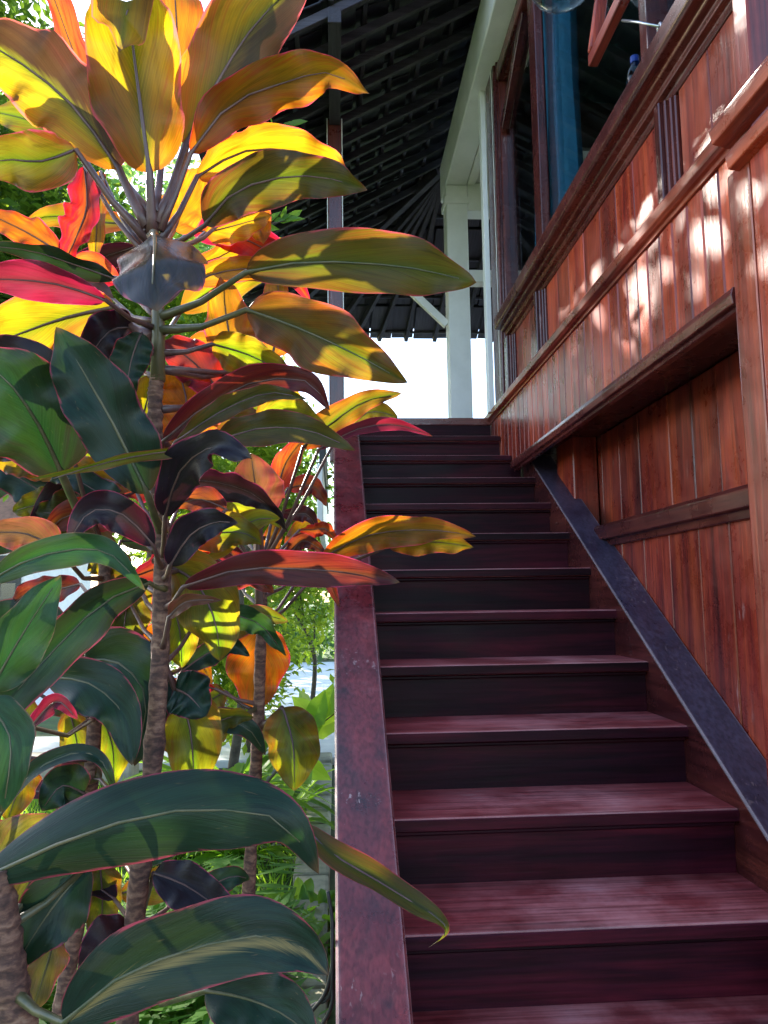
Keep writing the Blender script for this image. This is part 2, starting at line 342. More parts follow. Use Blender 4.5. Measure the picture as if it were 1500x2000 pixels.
    bc = mixc(t, tip.outputs[0], bc, (.10, .055, .025)); tc = mixc(t, tip.outputs[0], tc, (.20, .10, .03))
    hs = N(t, 'ShaderNodeHueSaturation'); L.new(mth('MULTIPLY_ADD', rnd, .40, .62), hs.inputs['Value']); L.new(mth('MULTIPLY_ADD', rnd, .03, .485), hs.inputs['Hue']); L.new(tc, hs.inputs['Color'])
    L.new(bc, bs.inputs['Base Color'])
    L.new(mth('MULTIPLY_ADD', n1.outputs[0], .25, rough-.12), bs.inputs['Roughness']); bs.inputs['Specular IOR Level'].default_value = .30
    bp = N(t, 'ShaderNodeBump'); bp.inputs['Strength'].default_value = .22; bp.inputs['Distance'].default_value = .004
    L.new(mth('ADD', mth('MULTIPLY', n0.outputs[0], .35), mth('MULTIPLY', n1.outputs[0], 1.6)), bp.inputs['Height']); L.new(bp.outputs[0], bs.inputs['Normal'])
    ts = N(t, 'ShaderNodeBsdfTranslucent'); L.new(hs.outputs[0], ts.inputs[0])
    mx = N(t, 'ShaderNodeMixShader'); mx.inputs[0].default_value = tfac
    L.new(bs.outputs[0], mx.inputs[1]); L.new(ts.outputs[0], mx.inputs[2]); L.new(mx.outputs[0], ns['Material Output'].inputs[0])
    return mt
LM = {
 'yel': cordy('cordyline_yellow', (.055, .05, .010), (.60, .34, .006), (.35, .29, .005), (.55, .08, .09)),
 'yelp': cordy('cordyline_yellow_plum', (.05, .04, .010), (.58, .35, .006), (.34, .29, .006), (.55, .08, .09), half=(.040, .009, .012)),
 'org': cordy('cordyline_orange', (.09, .035, .006), (.80, .33, .006), (.76, .20, .006), (.58, .06, .07)),
 'yor': cordy('cordyline_amber', (.07, .05, .008), (.76, .44, .008), (.72, .28, .006), (.58, .06, .07)),
 'red': cordy('cordyline_red', (.08, .010, .010), (.74, .035, .018), (.76, .18, .012), (.55, .03, .09)),
 'pnk': cordy('cordyline_crimson', (.085, .012, .026), (.42, .012, .030), (.30, .03, .03), (.50, .04, .11), tfac=.38),
 'olv': cordy('cordyline_olive', (.032, .034, .010), (.26, .22, .008), (.19, .23, .008), (.34, .05, .06), tfac=.5),
 'olo': cordy('cordyline_olive_orange', (.035, .030, .010), (.42, .17, .008), (.20, .22, .008), (.42, .06, .06), tfac=.5),
 'grn': cordy('cordyline_green', (.0045, .019, .010), (.03, .07, .008), (.02, .06, .010), (.24, .03, .05), tfac=.25),
 'lgr': cordy('cordyline_mid_green', (.011, .045, .015), (.05, .15, .015), (.04, .13, .015), (.13, .08, .05), tfac=.3),
 'ygr': cordy('cordyline_lime', (.045, .052, .008), (.44, .40, .008), (.24, .30, .008), (.18, .13, .03)),
 'pur': cordy('cordyline_plum', (.008, .0055, .010), (.05, .010, .012), (.03, .012, .010), (.28, .025, .07), tfac=.25),
 'drd': cordy('cordyline_wine', (.028, .007, .010), (.26, .02, .014), (.42, .08, .012), (.40, .03, .08), tfac=.42),
 'brn': cordy('cordyline_russet', (.08, .035, .020), (.36, .15, .04), (.30, .11, .04), (.34, .06, .06), tfac=.42),
 'var': cordy('cordyline_striped', (.004, .017, .010), (.03, .06, .010), (.025, .05, .010), (.26, .03, .05), tfac=.22, stripe=(.20, .14, .045)),
 'gry': cordy('cordyline_slate', (.016, .023, .030), (.26, .22, .012), (.36, .26, .02), (.40, .06, .08), tfac=.35, rough=.24),
}
def stemmat(name, c0, c1, rough=.4, rings=0):
    mt, t, ns, L, bs = nodes(name); v, oi = coords(t, (14, 14, 9 if rings else 3))
    n1 = N(t, 'ShaderNodeTexNoise'); n1.inputs['Scale'].default_value = 1.5; n1.inputs['Detail'].default_value = 6; n1.inputs['Roughness'].default_value = .7; L.new(v, n1.inputs[0])
    cr = ramp(t, [(.35, c0), (.65, c1)]); L.new(n1.outputs[0], cr.inputs[0]); L.new(cr.outputs[0], bs.inputs['Base Color']); bs.inputs['Roughness'].default_value = rough
    bp = N(t, 'ShaderNodeBump'); bp.inputs['Strength'].default_value = .7 if rings else .15; bp.inputs['Distance'].default_value = .006; L.new(n1.outputs[0], bp.inputs['Height']); L.new(bp.outputs[0], bs.inputs['Normal'])
    return mt
M['petiole'] = stemmat('petiole_plum', (.045, .022, .022), (.15, .075, .062))
M['petiole_g'] = stemmat('petiole_green', (.04, .05, .018), (.12, .095, .045))
mt, t, ns, L, bs = nodes('cordyline_cane'); v, oi = coords(t, (16, 16, 60))
n1 = N(t, 'ShaderNodeTexNoise'); n1.inputs['Scale'].default_value = 1.0; n1.inputs['Detail'].default_value = 7; n1.inputs['Roughness'].default_value = .75; L.new(v, n1.inputs[0])
v2, _ = coords(t, (1, 1, 1)); wv = N(t, 'ShaderNodeTexWave', bands_direction='Z'); wv.inputs['Scale'].default_value = 21; wv.inputs['Distortion'].default_value = 9; wv.inputs['Detail'].default_value = 4; wv.inputs['Detail Scale'].default_value = 2.5; L.new(v2, wv.inputs[0])
ad = N(t, 'ShaderNodeMath', operation='MULTIPLY_ADD'); ad.inputs[1].default_value = .16; L.new(wv.outputs['Fac'], ad.inputs[0]); L.new(n1.outputs[0], ad.inputs[2])
cr = ramp(t, [(.36, (.024, .011, .009)), (.54, (.085, .038, .026)), (.68, (.17, .085, .055)), (.84, (.27, .165, .11))]); L.new(ad.outputs[0], cr.inputs[0]); L.new(cr.outputs[0], bs.inputs['Base Color']); bs.inputs['Roughness'].default_value = .85
bp = N(t, 'ShaderNodeBump'); bp.inputs['Strength'].default_value = .5; bp.inputs['Distance'].default_value = .004; L.new(ad.outputs[0], bp.inputs['Height']); L.new(bp.outputs[0], bs.inputs['Normal'])
M['cane'] = mt

# ================================================================== SETTING
bm = bmesh.new(); bmesh.ops.create_grid(bm, x_segments=2, y_segments=2, size=400)
tag(put('ground', bm, M['ground']), kind='structure')
for nm, (x0, x1, y0, y1), z, mm in (('pool_deck', (-14, .6, 6.4, 16), .06, 'deckstone'),):
    # deck slabs round the pool opening
    bm = bmesh.new()
    for a in ((-14, -5.6, 6.4, 16), (-2.35, 3.5, 6.4, 16), (-5.6, -2.35, 6.4, 7.75), (-5.6, -2.35, 10.2, 16)):
        boxbm(a[0]+.002, a[1]-.002, a[2]+.002, a[3]-.002, -.3, z, .01, 1, bm)
    tag(put(nm, bm, M[mm]), kind='structure')
bm = bmesh.new(); boxbm(-5.6, -2.35, 7.75, 10.2, -.8, -.02, 0, 1, bm)
tag(put('pool_water', bm, M['water']), kind='structure')
tag(box('bounce_paving', -.6, 5, -8, 1.25, -.2, .012, M['bounce_paving'], None, .01), kind='structure')  # unseen paving, added so the risers reflect grey instead of green
tag(box('garden_kerb', -5, -1.5, 5.95, 6.2, -.1, .20, M['ledge'], None, .015), kind='structure')

# ================================================================== STAIRCASE
RISE, GO, Y2, Z2 = .18, .292, 2.181, EYE-.5965
XR, XL = 1.118, .152
XU = 1.06
def nose(k): return Y2+(k-2)*GO, Z2+(k-2)*RISE
st = empty('staircase', (.6, .9, 0))
tag(st, 'straight maroon wooden staircase climbing beside the plank wall to the veranda', 'staircase')
a = RISE/GO
for k in range(-1, 12):
    y, z = nose(k)
    xr = XR if k < 10 else XU-.004
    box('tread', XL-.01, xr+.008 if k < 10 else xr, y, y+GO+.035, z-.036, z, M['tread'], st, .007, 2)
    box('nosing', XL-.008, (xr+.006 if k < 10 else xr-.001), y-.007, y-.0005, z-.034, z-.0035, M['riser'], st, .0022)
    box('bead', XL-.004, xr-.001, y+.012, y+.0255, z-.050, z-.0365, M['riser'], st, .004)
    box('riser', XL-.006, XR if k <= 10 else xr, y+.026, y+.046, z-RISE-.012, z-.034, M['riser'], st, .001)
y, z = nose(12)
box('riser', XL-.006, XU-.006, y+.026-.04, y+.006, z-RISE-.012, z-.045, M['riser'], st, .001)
def stringer(x0, x1, k0, k1, h, drop, mat, ytop=None):
    (ya, za), (yb, zb) = nose(k0), nose(k1)
    pts = [(ya, za+h), (yb, zb+h), (yb, zb-drop), (ya+.25, max(0, za-drop)), (ya, 0.0)]
    return prism('stringer', pts, 'x', x0, x1, mat, st, .006)
tag(stringer(-.005, XL, -1.6, 12.0, .055, .34, M['string']), 'broad worn left stringer board')
stringer(XR, 1.252, -1.6, 9.9, .052, .34, M['drky'])
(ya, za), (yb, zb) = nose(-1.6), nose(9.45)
prism('stringer_sheen', [(ya, za+.0525), (yb, zb+.0525), (yb, zb+.064), (ya, za+.064)], 'x', XR-.004, 1.2535, M['sky_sheen_y'], st, .003)  # thin strip added to carry the painted sky sheen of the stringer top

# ================================================================== HOUSE
hs = empty('timber_house', (2.4, 3.4, 0))
tag(hs, 'raised mahogany plank house with veranda, white posts and dark tiled roof', 'house')
Y0, Y1 = 1.866, 5.12           # the boarded bay
# --- lower wall, set back below the overhanging band
box('underfloor_dark', 1.14, 3.4, 4.62, 4.68, 0, 2.45, M['interior'], hs, 0)  # dark sheet standing in for the shaded void under the floor
lw = box('lower_wall', 1.40, 1.46, .2, 4.1, 0, 2.15, M['interior'], hs, 0)
yb = .3; i = 0
while yb < 3.84:
    wd = random.choice((.2, .24, .28, .31)); ye = min(yb+wd, 3.84)
    dx = random.uniform(-.002, .002)
    box('plank', 1.345+dx, 1.385, yb+.0015, ye-.0015, 1.60, 2.122, M['mahz'], lw, .004)
    yb = ye
yb = .3
while yb < 3.70:
    wd = random.choice((.17, .21, .24, .28)); ye = min(yb+wd, 3.70)
    dx = random.uniform(-.0015, .0015)
    box('plank', 1.255+dx, 1.30, yb+.0015, ye-.0015, 0.02, 1.575, M['mahz'], lw, .0035)
    yb = ye
prism('ledge', [(1.205, 1.570), (1.205, 1.622), (1.222, 1.640), (1.36, 1.640), (1.36, 1.54), (1.235, 1.54), (1.232, 1.568)], 'y', 1.32, 3.62, M['drky'], hs, .003)
box('post', 1.216, 1.344, 3.84, 4.13, .0, 2.2, M['mahz'], hs, .006)
# near corner boards that close the band
for (ya, yb_) in ((1.755, 1.862), (1.60, 1.752), (1.45, 1.597), (1.30, 1.447)):
    box('corner_board', 1.03, 1.10, ya, yb_, .02, 2.40, M['mahz'], hs, .007, 2)
box('end_board', 1.03, 1.46, 1.28, 1.298, .02, 2.44, M['mahz'], hs, .004)
box('bay_cap', 1.101, 1.46, 1.30, 1.862, 2.405, 2.44, M['drky'], hs, .004)
# underside of the overhang
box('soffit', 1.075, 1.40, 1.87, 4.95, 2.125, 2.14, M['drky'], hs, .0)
# --- band of narrow boards
band = box('band_backing', 1.09, 1.12, Y0, Y1, 2.11, 2.50, M['interior'], hs, 0)
yb = Y0
while yb < Y1-.01:
    wd = random.uniform(.090, .108); ye = min(yb+wd, Y1)
    dx = random.uniform(-.001, .001)
    box('board', XU+dx, 1.088, yb+.0008, ye-.0008, 2.112, 2.492, M['mahz'], band, .006)
    yb = ye
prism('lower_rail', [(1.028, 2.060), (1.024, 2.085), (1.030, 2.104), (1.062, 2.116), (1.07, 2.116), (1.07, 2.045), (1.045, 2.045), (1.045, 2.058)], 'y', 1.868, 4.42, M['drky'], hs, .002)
prism('upper_rail', [(1.040, 2.494), (1.028, 2.505), (1.024, 2.535), (1.040, 2.556), (1.12, 2.560), (1.12, 2.480), (1.052, 2.480), (1.050, 2.492)], 'y', 1.77, Y1+.03, M['mahy'], hs, .002)
# projecting moulding over the near bay
prism('moulding', [(1.023, 2.452), (.974, 2.464), (.968, 2.500), (.982, 2.512), (.982, 2.524), (1.023, 2.540)], 'y', 1.31, 1.822, M['mahy'], hs, .002)
prism('moulding', [(1.06, 2.376), (1.0, 2.384), (.994, 2.418), (1.008, 2.434), (1.06, 2.449)], 'y', 1.31, 1.80, M['mahy'], hs, .002)
# --- wide panels under the windows
for (pa, pb) in ((1.842, 2.235), (2.375, 3.79), (3.925, 4.47)):
    pn = box('panel', 1.115, 1.13, pa-.03, pb+.03, 2.56, 2.91, M['interior'], hs, 0)
    yb = pa
    while yb < pb-.01:
        wd = random.uniform(.17, .25); ye = min(yb+wd, pb)
        if pb-ye < .07: ye = pb
        box('board', 1.098+random.uniform(-.001, .001), 1.114, yb+.001, ye-.001, 2.562, 2.905, M['mahz'], pn, .003)
        yb = ye
def stile(ya, yb_, z0, z1, x0=1.052):
    s = box('mullion', x0, 1.16, ya, yb_, z0, z1, M['drkz'], hs, .004)
    for sgn, e in ((-1, ya), (1, yb_)):
        for j, (dx, wv) in enumerate(((.014, .016), (.026, .014), (.036, .012))):
            off = sum(q for _, q in ((.014, .016), (.026, .014), (.036, .012))[:j])
            lo, hi = (e-off-wv, e-off-.0008) if sgn < 0 else (e+off+.0008, e+off+wv)
            box('bead', x0+dx, 1.12, lo, hi, z0+.001, z1-.001, M['drkz'], s, .004)
stile(2.285, 2.325, 2.561, 2.902); stile(3.835, 3.88, 2.561, 2.902)
stile(4.52, 4.60, 2.561, 2.902)
# --- sill with stepped mouldings
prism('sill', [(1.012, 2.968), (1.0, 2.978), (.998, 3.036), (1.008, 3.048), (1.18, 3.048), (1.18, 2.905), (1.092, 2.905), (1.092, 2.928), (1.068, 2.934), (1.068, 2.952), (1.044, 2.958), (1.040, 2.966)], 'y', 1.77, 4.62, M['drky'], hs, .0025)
# --- window posts above the sill
def wpost(ya, yb_, x0=1.04, x1=1.17, mm='drkz'):
    p = box('window_post', x0, x1, ya, yb_, 3.049, 5.2, M[mm], hs, .006, 2)
    return p
wpost(2.31, 2.37); wpost(2.41, 2.44, 1.07); wpost(3.70, 3.82, 1.06, 1.105)
box('corner_post', 1.05, 1.20, 4.66, 4.90, 2.561, 5.3, M['drkz'], hs, .006)
for j, (dx, ya, yb_) in enumerate(((.012, 4.625, 4.658), (.024, 4.60+.003, 4.623))):
    box('corner_bead', 1.05+dx, 1.16, ya, yb_, 2.91, 5.3, M['drkz'], hs, .005)
tag(box('near_post', 1.062, 1.30, 1.768, 1.838, 2.562, 5.2, M['mahz'], hs, .006), 'pale sunlit post at the near end')
box('transom', 1.06, 1.15, 1.84, 4.60, 4.62, 4.72, M['drky'], hs, .006)
box('upper_wall', 1.08, 1.16, 1.77, 4.95, 4.725, 5.6, M['drky'], hs, 0)
# bracketed diagonal under the veranda plate
beam('bracket', (1.10, 4.58, 4.3), (1.10, 4.0, 4.62), .05, .07, M['drky'], hs)
def window(ya, yb_, z0, z1, x=1.112):
    w_ = box('window', x+.02, x+.03, ya, ya+.006, z0, z1, M['drkz'], hs, 0)
    bm = boxbm(x, x+.006, ya+.002, yb_-.002, z0+.002, z1-.002, 0)
    put('pane', bm, M['pane'], w_)
    return w_
window(2.442, 3.688, 3.05, 4.618); window(3.812, 4.60, 3.05, 4.618); window(1.84, 2.308, 3.05, 4.618)
# interior
box('interior_wall', 3.4, 3.46, 1.84, 4.95, 2.4, 5.6, M['interior'], hs, 0)
box('interior_floor', 1.17, 3.4, 1.84, 4.95, 2.4, 2.5, M['drkx'], hs, 0)
box('interior_ceiling', 1.17, 3.4, 1.84, 4.95, 4.70, 4.72, M['teal'], hs, 0)
for (xa, xb_, za_, zb_) in ((1.17, 1.62, 2.5, 5.6), (2.10, 3.4, 2.5, 5.6), (1.62, 2.10, 2.5, 3.30), (1.62, 2.10, 4.37, 5.6)):
    box('end_wall', xa, xb_, 4.91, 4.95, za_, zb_, M['interior'], hs, 0)
box('end_wall', 1.302, 3.4, 1.78, 1.838, 2.4, 5.6, M['mahz'], hs, 0)
# --- open awning sash
XS = .955
q0 = at(1156, 138, 1.0)
def onx(x, y, X):
    d = FW + RT*((x-750)/F_PX) - UP*((y-1000)/F_PX); return CAM + d*(X/d.x)
qa = onx(1158, 130, XS)
yf, zf = qa.y, qa.z
sash = beam('sash', (XS, yf, zf+.02), (XS, 1.95, zf+.02), .035, .045, M['mahy'], hs)
beam('stile', (XS, yf-.02, zf+.046), (1.075, yf-.02, zf+.75), .04, .035, M['mahz'], sash, up=(0, 1, 0))
beam('stile', (XS, 1.97, zf+.046), (1.075, 1.97, zf+.75), .04, .035, M['mahz'], sash, up=(0, 1, 0))
bm = bmesh.new()
vv = [bm.verts.new(p) for p in ((XS, 1.99, zf+.045), (XS, yf-.04, zf+.045), (1.075, yf-.04, zf+.74), (1.075, 1.99, zf+.74))]; bm.faces.new(vv)
put('pane', bm, M['pane'], sash)
bm = bmesh.new()
s0 = onx(1215, 40, XS+.01); s1 = onx(1288, 52, 1.035)
tube(bm, [s0, s0.lerp(s1, .5)+Vector((0, 0, .004)), s1], .004, 8)
ring = [s1+Vector((0, math.cos(q)*.013, math.sin(q)*.013-.004)) for q in [j*math.pi/6 for j in range(13)]]
tube(bm, ring, .004, 8)
put('stay', bm, M['steel'], sash)
# --- veranda
box('veranda_floor', .02, 4.2, nose(12)[0]-.02, 8.1, 2.47, 2.52, M['drkx'], hs, .005)
box('floor_fascia', -.10, -.06, 5.0, 8.1, 2.2, 2.50, M['black'], hs, .004)
box('floor_skirt', -.115, -.075, 5.02, 8.1, 1.78, 2.198, M['white'], hs, .004)
box('veranda_post', -.03, .065, 4.945, 5.045, 2.2, 4.56, M['drkz'], hs, .006)
for xx in (-.034, .066): box('post_edge', xx-.003, xx+.003, 4.943, 4.951, 2.56, 4.56, M['white'], hs, .001)
# white frame
wf = 'white'
box('white_column', .95, 1.13, 6.13, 6.31, 2.521, 4.77, M[wf], hs, .01, 2)
box('column_cap', .935, 1.145, 6.115, 6.325, 4.60, 4.66, M[wf], hs, .006)
box('white_beam', .95, 1.13, 4.0, 6.45, 4.771, 5.10, M[wf], hs, .008)
box('white_soffit', 1.131, 2.6, 4.98, 6.45, 4.80, 4.84, M[wf], hs, .004)
box('soffit_moulding', 1.132, 1.20, 4.99, 6.12, 4.765, 4.798, M[wf], hs, .006)
box('cross_beam', 1.131, 2.6, 6.14, 6.30, 4.55, 4.797, M[wf], hs, .008)
box('white_jamb', 1.012, 1.048, 4.91, 4.985, 2.521, 4.77, M[wf], hs, .004)
beam('brace', (.66, 6.22, 3.86), (.945, 6.22, 3.58), .05, .06, M[wf], hs)
box('tie_beam', .02, .949, 6.16, 6.28, 3.935, 4.04, M[wf], hs, .006)
box('tie_beam', 1.131, 2.6, 6.16, 6.28, 3.935, 4.04, M[wf], hs, .006)
# --- roof
HX, HY, HZ, TT, LL = .95, 6.549, 5.15, .55, 1.78
EX, EZ, EY = HX-LL, HZ-TT*LL, HY+LL
RY0 = 4.02
rf = bmesh.new()     # underlay above the tiles
def rz(x): return HZ+TT*(x-HX)
TOPX = 3.4
v_ = [(EX, RY0, EZ+.13), (TOPX, RY0, rz(TOPX)+.13), (TOPX, HY, rz(TOPX)+.13), (HX, HY, HZ+.13), (EX, EY, EZ+.13)]
bv = [rf.verts.new(p) for p in v_]; rf.faces.new(bv)
v2 = [rf.verts.new(p) for p in ((HX, HY, HZ+.131), (TOPX+1, HY, HZ+.131), (TOPX+1, EY, EZ+.131), (EX, EY, EZ+.131))]; rf.faces.new(v2)
v3 = [rf.verts.new(p) for p in ((HX, HY, HZ+.131), (TOPX, HY, rz(TOPX)+.13), (TOPX+1, HY, HZ+.131))]; rf.faces.new(v3)
roof = put('roof', rf, M['tile'], hs)
yy = RY0+.05
while yy < HY:
    beam('rafter', (EX, yy, EZ), (1.6, yy, rz(1.6)), .035, .055, M['roofx'], roof); yy += .262+random.uniform(-.02, .02)
# jack rafters on the left slope behind the hip
while yy < EY-.1:
    xx = HX-(yy-HY)
    beam('rafter', (EX, yy, EZ), (xx, yy, rz(xx)), .035, .055, M['roofx'], roof); yy += .262
beam('hip_rafter', (HX, HY, HZ-.02), (EX, EY, EZ-.02), .06, .10, M['roofx'], roof)
for xe in (-.35, -.05, .22, .5, .8): beam('rafter', (HX+.05, HY+.05, HZ-.03), (xe, EY, EZ), .04, .06, M['roofy'], roof)
xe = 1.12
while xe < 3.2:
    beam('rafter', (HX+.05+(xe-.8)*.85, HY+.02, HZ-.01), (xe, EY, EZ), .04, .06, M['roofy'], roof); xe += .32
s = .0; nb = 0
while s < 2.2:      # battens of the left slope
    xb = EX+.03+s
    yend = HY if xb > HX else HY+(HX-xb)
    beam('batten', (xb, RY0, rz(xb)+.045), (xb, yend, rz(xb)+.045), .03, .022, M['roofy'], roof); s += .2
s = .05
while s < LL:
    yb = EY-s; zb = EZ+TT*s
    beam('batten', (HX-(yb-HY), yb, zb+.045), (3.3, yb, zb+.045), .03, .022, M['roofx'], roof); s += .42
# tiles, lapped in courses
tm = boxbm(-.098, .098, 0, .235, -.007, .007, .004); tme = bpy.data.meshes.new('tile'); tm.to_mesh(tme); tm.free(); tme.materials.append(M['tile'])
ang = math.atan(TT); nt_ = 0
for i in range(10):
    xb = EX-.04+i*.2
    yend = HY if xb > HX else HY+(HX-xb)
    yv = RY0+.1
    while yv < yend and nt_ < 190:
        o = link('tile', tme, roof)
        o.matrix_basis = Matrix.Translation((xb, yv, rz(xb)+.07+random.uniform(-.01, .012))) @ Matrix.Rotation(-ang+.07+random.uniform(-.03, .03), 4, 'Y') @ Matrix.Rotation(-math.pi/2+random.uniform(-.02, .02), 4, 'Z')
        yv += .202; nt_ += 1
tm2 = boxbm(-.118, .118, 0, .46, -.007, .007, .004); tme2 = bpy.data.meshes.new('tile_board'); tm2.to_mesh(tme2); tm2.free(); tme2.materials.append(M['roofy'])
for i in range(5):
    yb = EY+.05-i*.42; zb = EZ-.03+TT*i*.42
    xv = HX-(yb-HY)-.05
    while xv < 3.2 and nt_ < 292:
        o = link('tile', tme2, roof)
        o.matrix_basis = Matrix.Translation((xv, yb, zb+.07+random.uniform(-.006, .006))) @ Matrix.Rotation(ang-.03, 4, 'X').inverted() @ Matrix.Rotation(math.pi+random.uniform(-.03, .03), 4, 'Z')
        xv += .242; nt_ += 1
beam('plate_beam', (.018, RY0-.02, rz(.018)-.08), (.018, EY-.9, rz(.018)-.08), .075, .09, M['roofy'], hs)

# ================================================================== THINGS ON THE HOUSE
def curtain(label, xa, ya, yb_, z0, z1, folds):
    bm = bmesh.new(); n = folds*8; rows = []
    for j in range(9):
        z = z0+(z1-z0)*j/8
        rows.append([bm.verts.new((xa+.05*math.sin(i/n*folds*2*math.pi+.5*math.sin(i*.21))*(1-.04*j)+.006*math.sin(i*.9+j), ya+(yb_-ya)*i/n, z)) for i in range(n+1)])
    for j in range(8):
        for i in range(n): bm.faces.new((rows[j][i], rows[j][i+1], rows[j+1][i+1], rows[j+1][i])).smooth = True
    tag(put('curtain', bm, M['curtain']), label, 'curtain')
curtain('blue curtain hanging in the far window behind dark glass', 1.19, 3.50, 4.15, 3.0, 4.6, 6)
curtain('bright blue curtain at the window beside the near post', 1.20, 1.87, 2.24, 3.06, 4.6, 6)
def lathe(prof, n, c, mi=0, bm=None):
    bm = bm or bmesh.new(); rows = []
    for r, z in prof: rows.append([bm.verts.new((c[0]+r*math.cos(k*2*math.pi/n), c[1]+r*math.sin(k*2*math.pi/n), c[2]+z)) for k in range(n)])
    for j in range(len(rows)-1):
        for k in range(n):
            f = bm.faces.new((rows[j][k], rows[j][(k+1) % n], rows[j+1][(k+1) % n], rows[j+1][k])); f.smooth = True; f.material_index = mi
    return bm
bo = empty('water_bottle', (1.075, 2.50, 3.046)); tag(bo, 'small blue plastic water bottle standing on the window sill', 'bottle')
put('body', lathe([(.001, 0), (.03, .002), (.032, .02), (.032, .05), (.029, .055), (.032, .06), (.032, .09), (.026, .12), (.014, .14), (.013, .15)], 16, (1.075, 2.50, 3.046)), M['bottle'], bo)
put('cap', lathe([(.0155, .148), (.0155, .172), (.001, .173)], 16, (1.075, 2.50, 3.046)), M['cap'], bo)
lc = at(1095, -58, 2.75)
lp = empty('hanging_lamp', lc); tag(lp, 'clear glass bowl lamp hanging at the top edge by the windows', 'lamp')
put('glass_bowl', lathe([(.001, -.145), (.05, -.138), (.10, -.108), (.135, -.05), (.145, .01), (.13, .06), (.09, .10), (.05, .12)], 28, lc), M['bowl'], lp)
put('holder', lathe([(.001, -.02), (.03, -.02), (.045, .12), (.05, .15), (.012, .17), (.001, .17)], 18, lc), M['steel'], lp)
bm = bmesh.new(); tube(bm, [lc+Vector((0, 0, .16)), lc+Vector((0, 0, .5)), lc+Vector((.12, 0, .62)), Vector((1.065, lc.y, lc.z+.62))], .012, 8); put('bracket_arm', bm, M['black'], lp)
bm = bmesh.new()
wp = [Vector((1.045, 4.70+.006*math.sin(i*2.1), 2.6+i*.085)) for i in range(30)]
tube(bm, wp, .0025, 5); cord = put('light_cord', bm, M['plaster']); tag(cord, 'thin pale cord of tiny lights running up the dark corner post', 'cord')

# ================================================================== CORDYLINES
def prof(s, b=1.0):
    b *= 1.06; a = .74; m_ = a/(a+b)
    return (max(s, 1e-4)**a)*(max(1-s, 0)**b)/((m_**a)*((1-m_)**b))
def leaf(parent, pts, wpx, kind='olv', tilt=(0, 0), fold=14, rip=1.0, pet='p', lat=None, tipx=1.0):
    """pts: (px, py, Y): stalk foot, blade start, ..., tip"""
    P = [at(*p) for p in pts]
    Ym = sum(p[2] for p in pts[1:])/(len(pts)-1)
    W = wpx*.89*Ym/F_PX
    n = 30; cl = crom(P[1:], n); bm = bmesh.new(); uvl = bm.loops.layers.uv.new('UVMap')
    L = sum((cl[i+1]-cl[i]).length for i in range(n))
    ph = random.uniform(0, 6.28); fr = random.uniform(10, 20); sd_ = random.uniform(0, 99); kc = random.uniform(-.5, .9)
    rows = []; US = [-1, -.8, -.55, -.28, 0, .28, .55, .8, 1]
    prevl = None; acc = 0
    for i in range(n+1):
        s = i/n; c = cl[i]
        T = (cl[min(i+1, n)]-cl[max(i-1, 0)]).normalized()
        V = (c-CAM).normalized()
        la = T.cross(V)
        if lat: la = Vector(lat) - T*Vector(lat).dot(T)
        if la.length < .15 and prevl is not None: la = prevl - T*prevl.dot(T)
        la.normalize()
        if prevl is not None and la.dot(prevl) < 0: la = -la
        prevl = la.copy()
        tl = rad(tilt[0]+(tilt[1]-tilt[0])*s)
        la = Matrix.Rotation(tl, 3, T) @ la
        nn = la.cross(T)
        if nn.dot(V) > 0: nn = -nn      # towards the viewer side of the blade
        w0 = W*prof(s, tipx)/2; fo = rad(fold)
        c = c - nn*(kc*.17*L*max(0, s-.55)**2*3)
        row = []
        for u in US:
            w_ = w0*(1+.24*noise.noise(Vector((s*4.2, sd_, 7 if u > 0 else 1)))*min(1, abs(u)*2))
            up = w_*abs(u)*math.sin(fo) + rip*.18*W*abs(u)**1.6*(.6+.8*noise.noise(Vector((s*3, sd_+5, 3 if u > 0 else 0))))*math.sin(fr*s*1.6+ph+(1.3 if u > 0 else 0))*min(1, 4*s*(1-s)+.2)
            up += -.10*w_*abs(u)**3
            row.append(bm.verts.new(c + la*(w_*u*math.cos(fo)) + nn*up))
        rows.append(row)
    for i in range(n):
        for j in range(8):
            f = bm.faces.new((rows[i][j], rows[i][j+1], rows[i+1][j+1], rows[i+1][j])); f.smooth = True
            for lp_, (ii, jj) in zip(f.loops, ((i, j), (i, j+1), (i+1, j+1), (i+1, j))):
                lp_[uvl].uv = ((US[jj]+1)/2, ii/n)
    # stalk and midrib
    r0 = min(.0085, max(.0042, W*.065))
    d0 = (P[1]-P[0]); mid1 = P[0].lerp(P[1], .5) - Vector((0, 0, d0.length*.06))
    path = [P[0], P[0].lerp(mid1, .6), mid1, P[1]] + [cl[k] for k in range(2, 27, 4)]
    rr = [r0*1.35, r0, r0*.85, r0*.75] + [r0*(.42-.055*k) for k in range(7)]
    rr = [max(q, .0007) for q in rr]
    tube(bm, path, rr, 6, 1)
    return put('leaf', bm, [LM[kind], M['petiole' if pet == 'p' else 'petiole_g']], parent, False)
def cane(parent, pts, r0, r1):
    P = crom([at(*p) for p in pts], 60); bm = bmesh.new()
    n = len(P); rr = []
    for i in range(n):
        s = i/(n-1); r = r0+(r1-r0)*s
        rr.append(r*(1+random.choice((-.06, 0, .02, .10))+random.uniform(-.03, .03)))
    tube(bm, P, rr, 10, 0, True, .08)
    return put('cane', bm, M['cane'], parent)
def plant(label, foot):
    o = empty('cordyline_plant', (foot.x, foot.y, 0)); tag(o, label, 'plant', 'cordylines beside the stairs'); return o
gA = at(235, 2000, 1.15); gA.z = 0
A = plant('tallest red and yellow cordyline with big glowing leaves, left foreground', gA)
B = plant('leaning cordyline with thin cane left of the tallest one', at(90, 2000, 1.4))
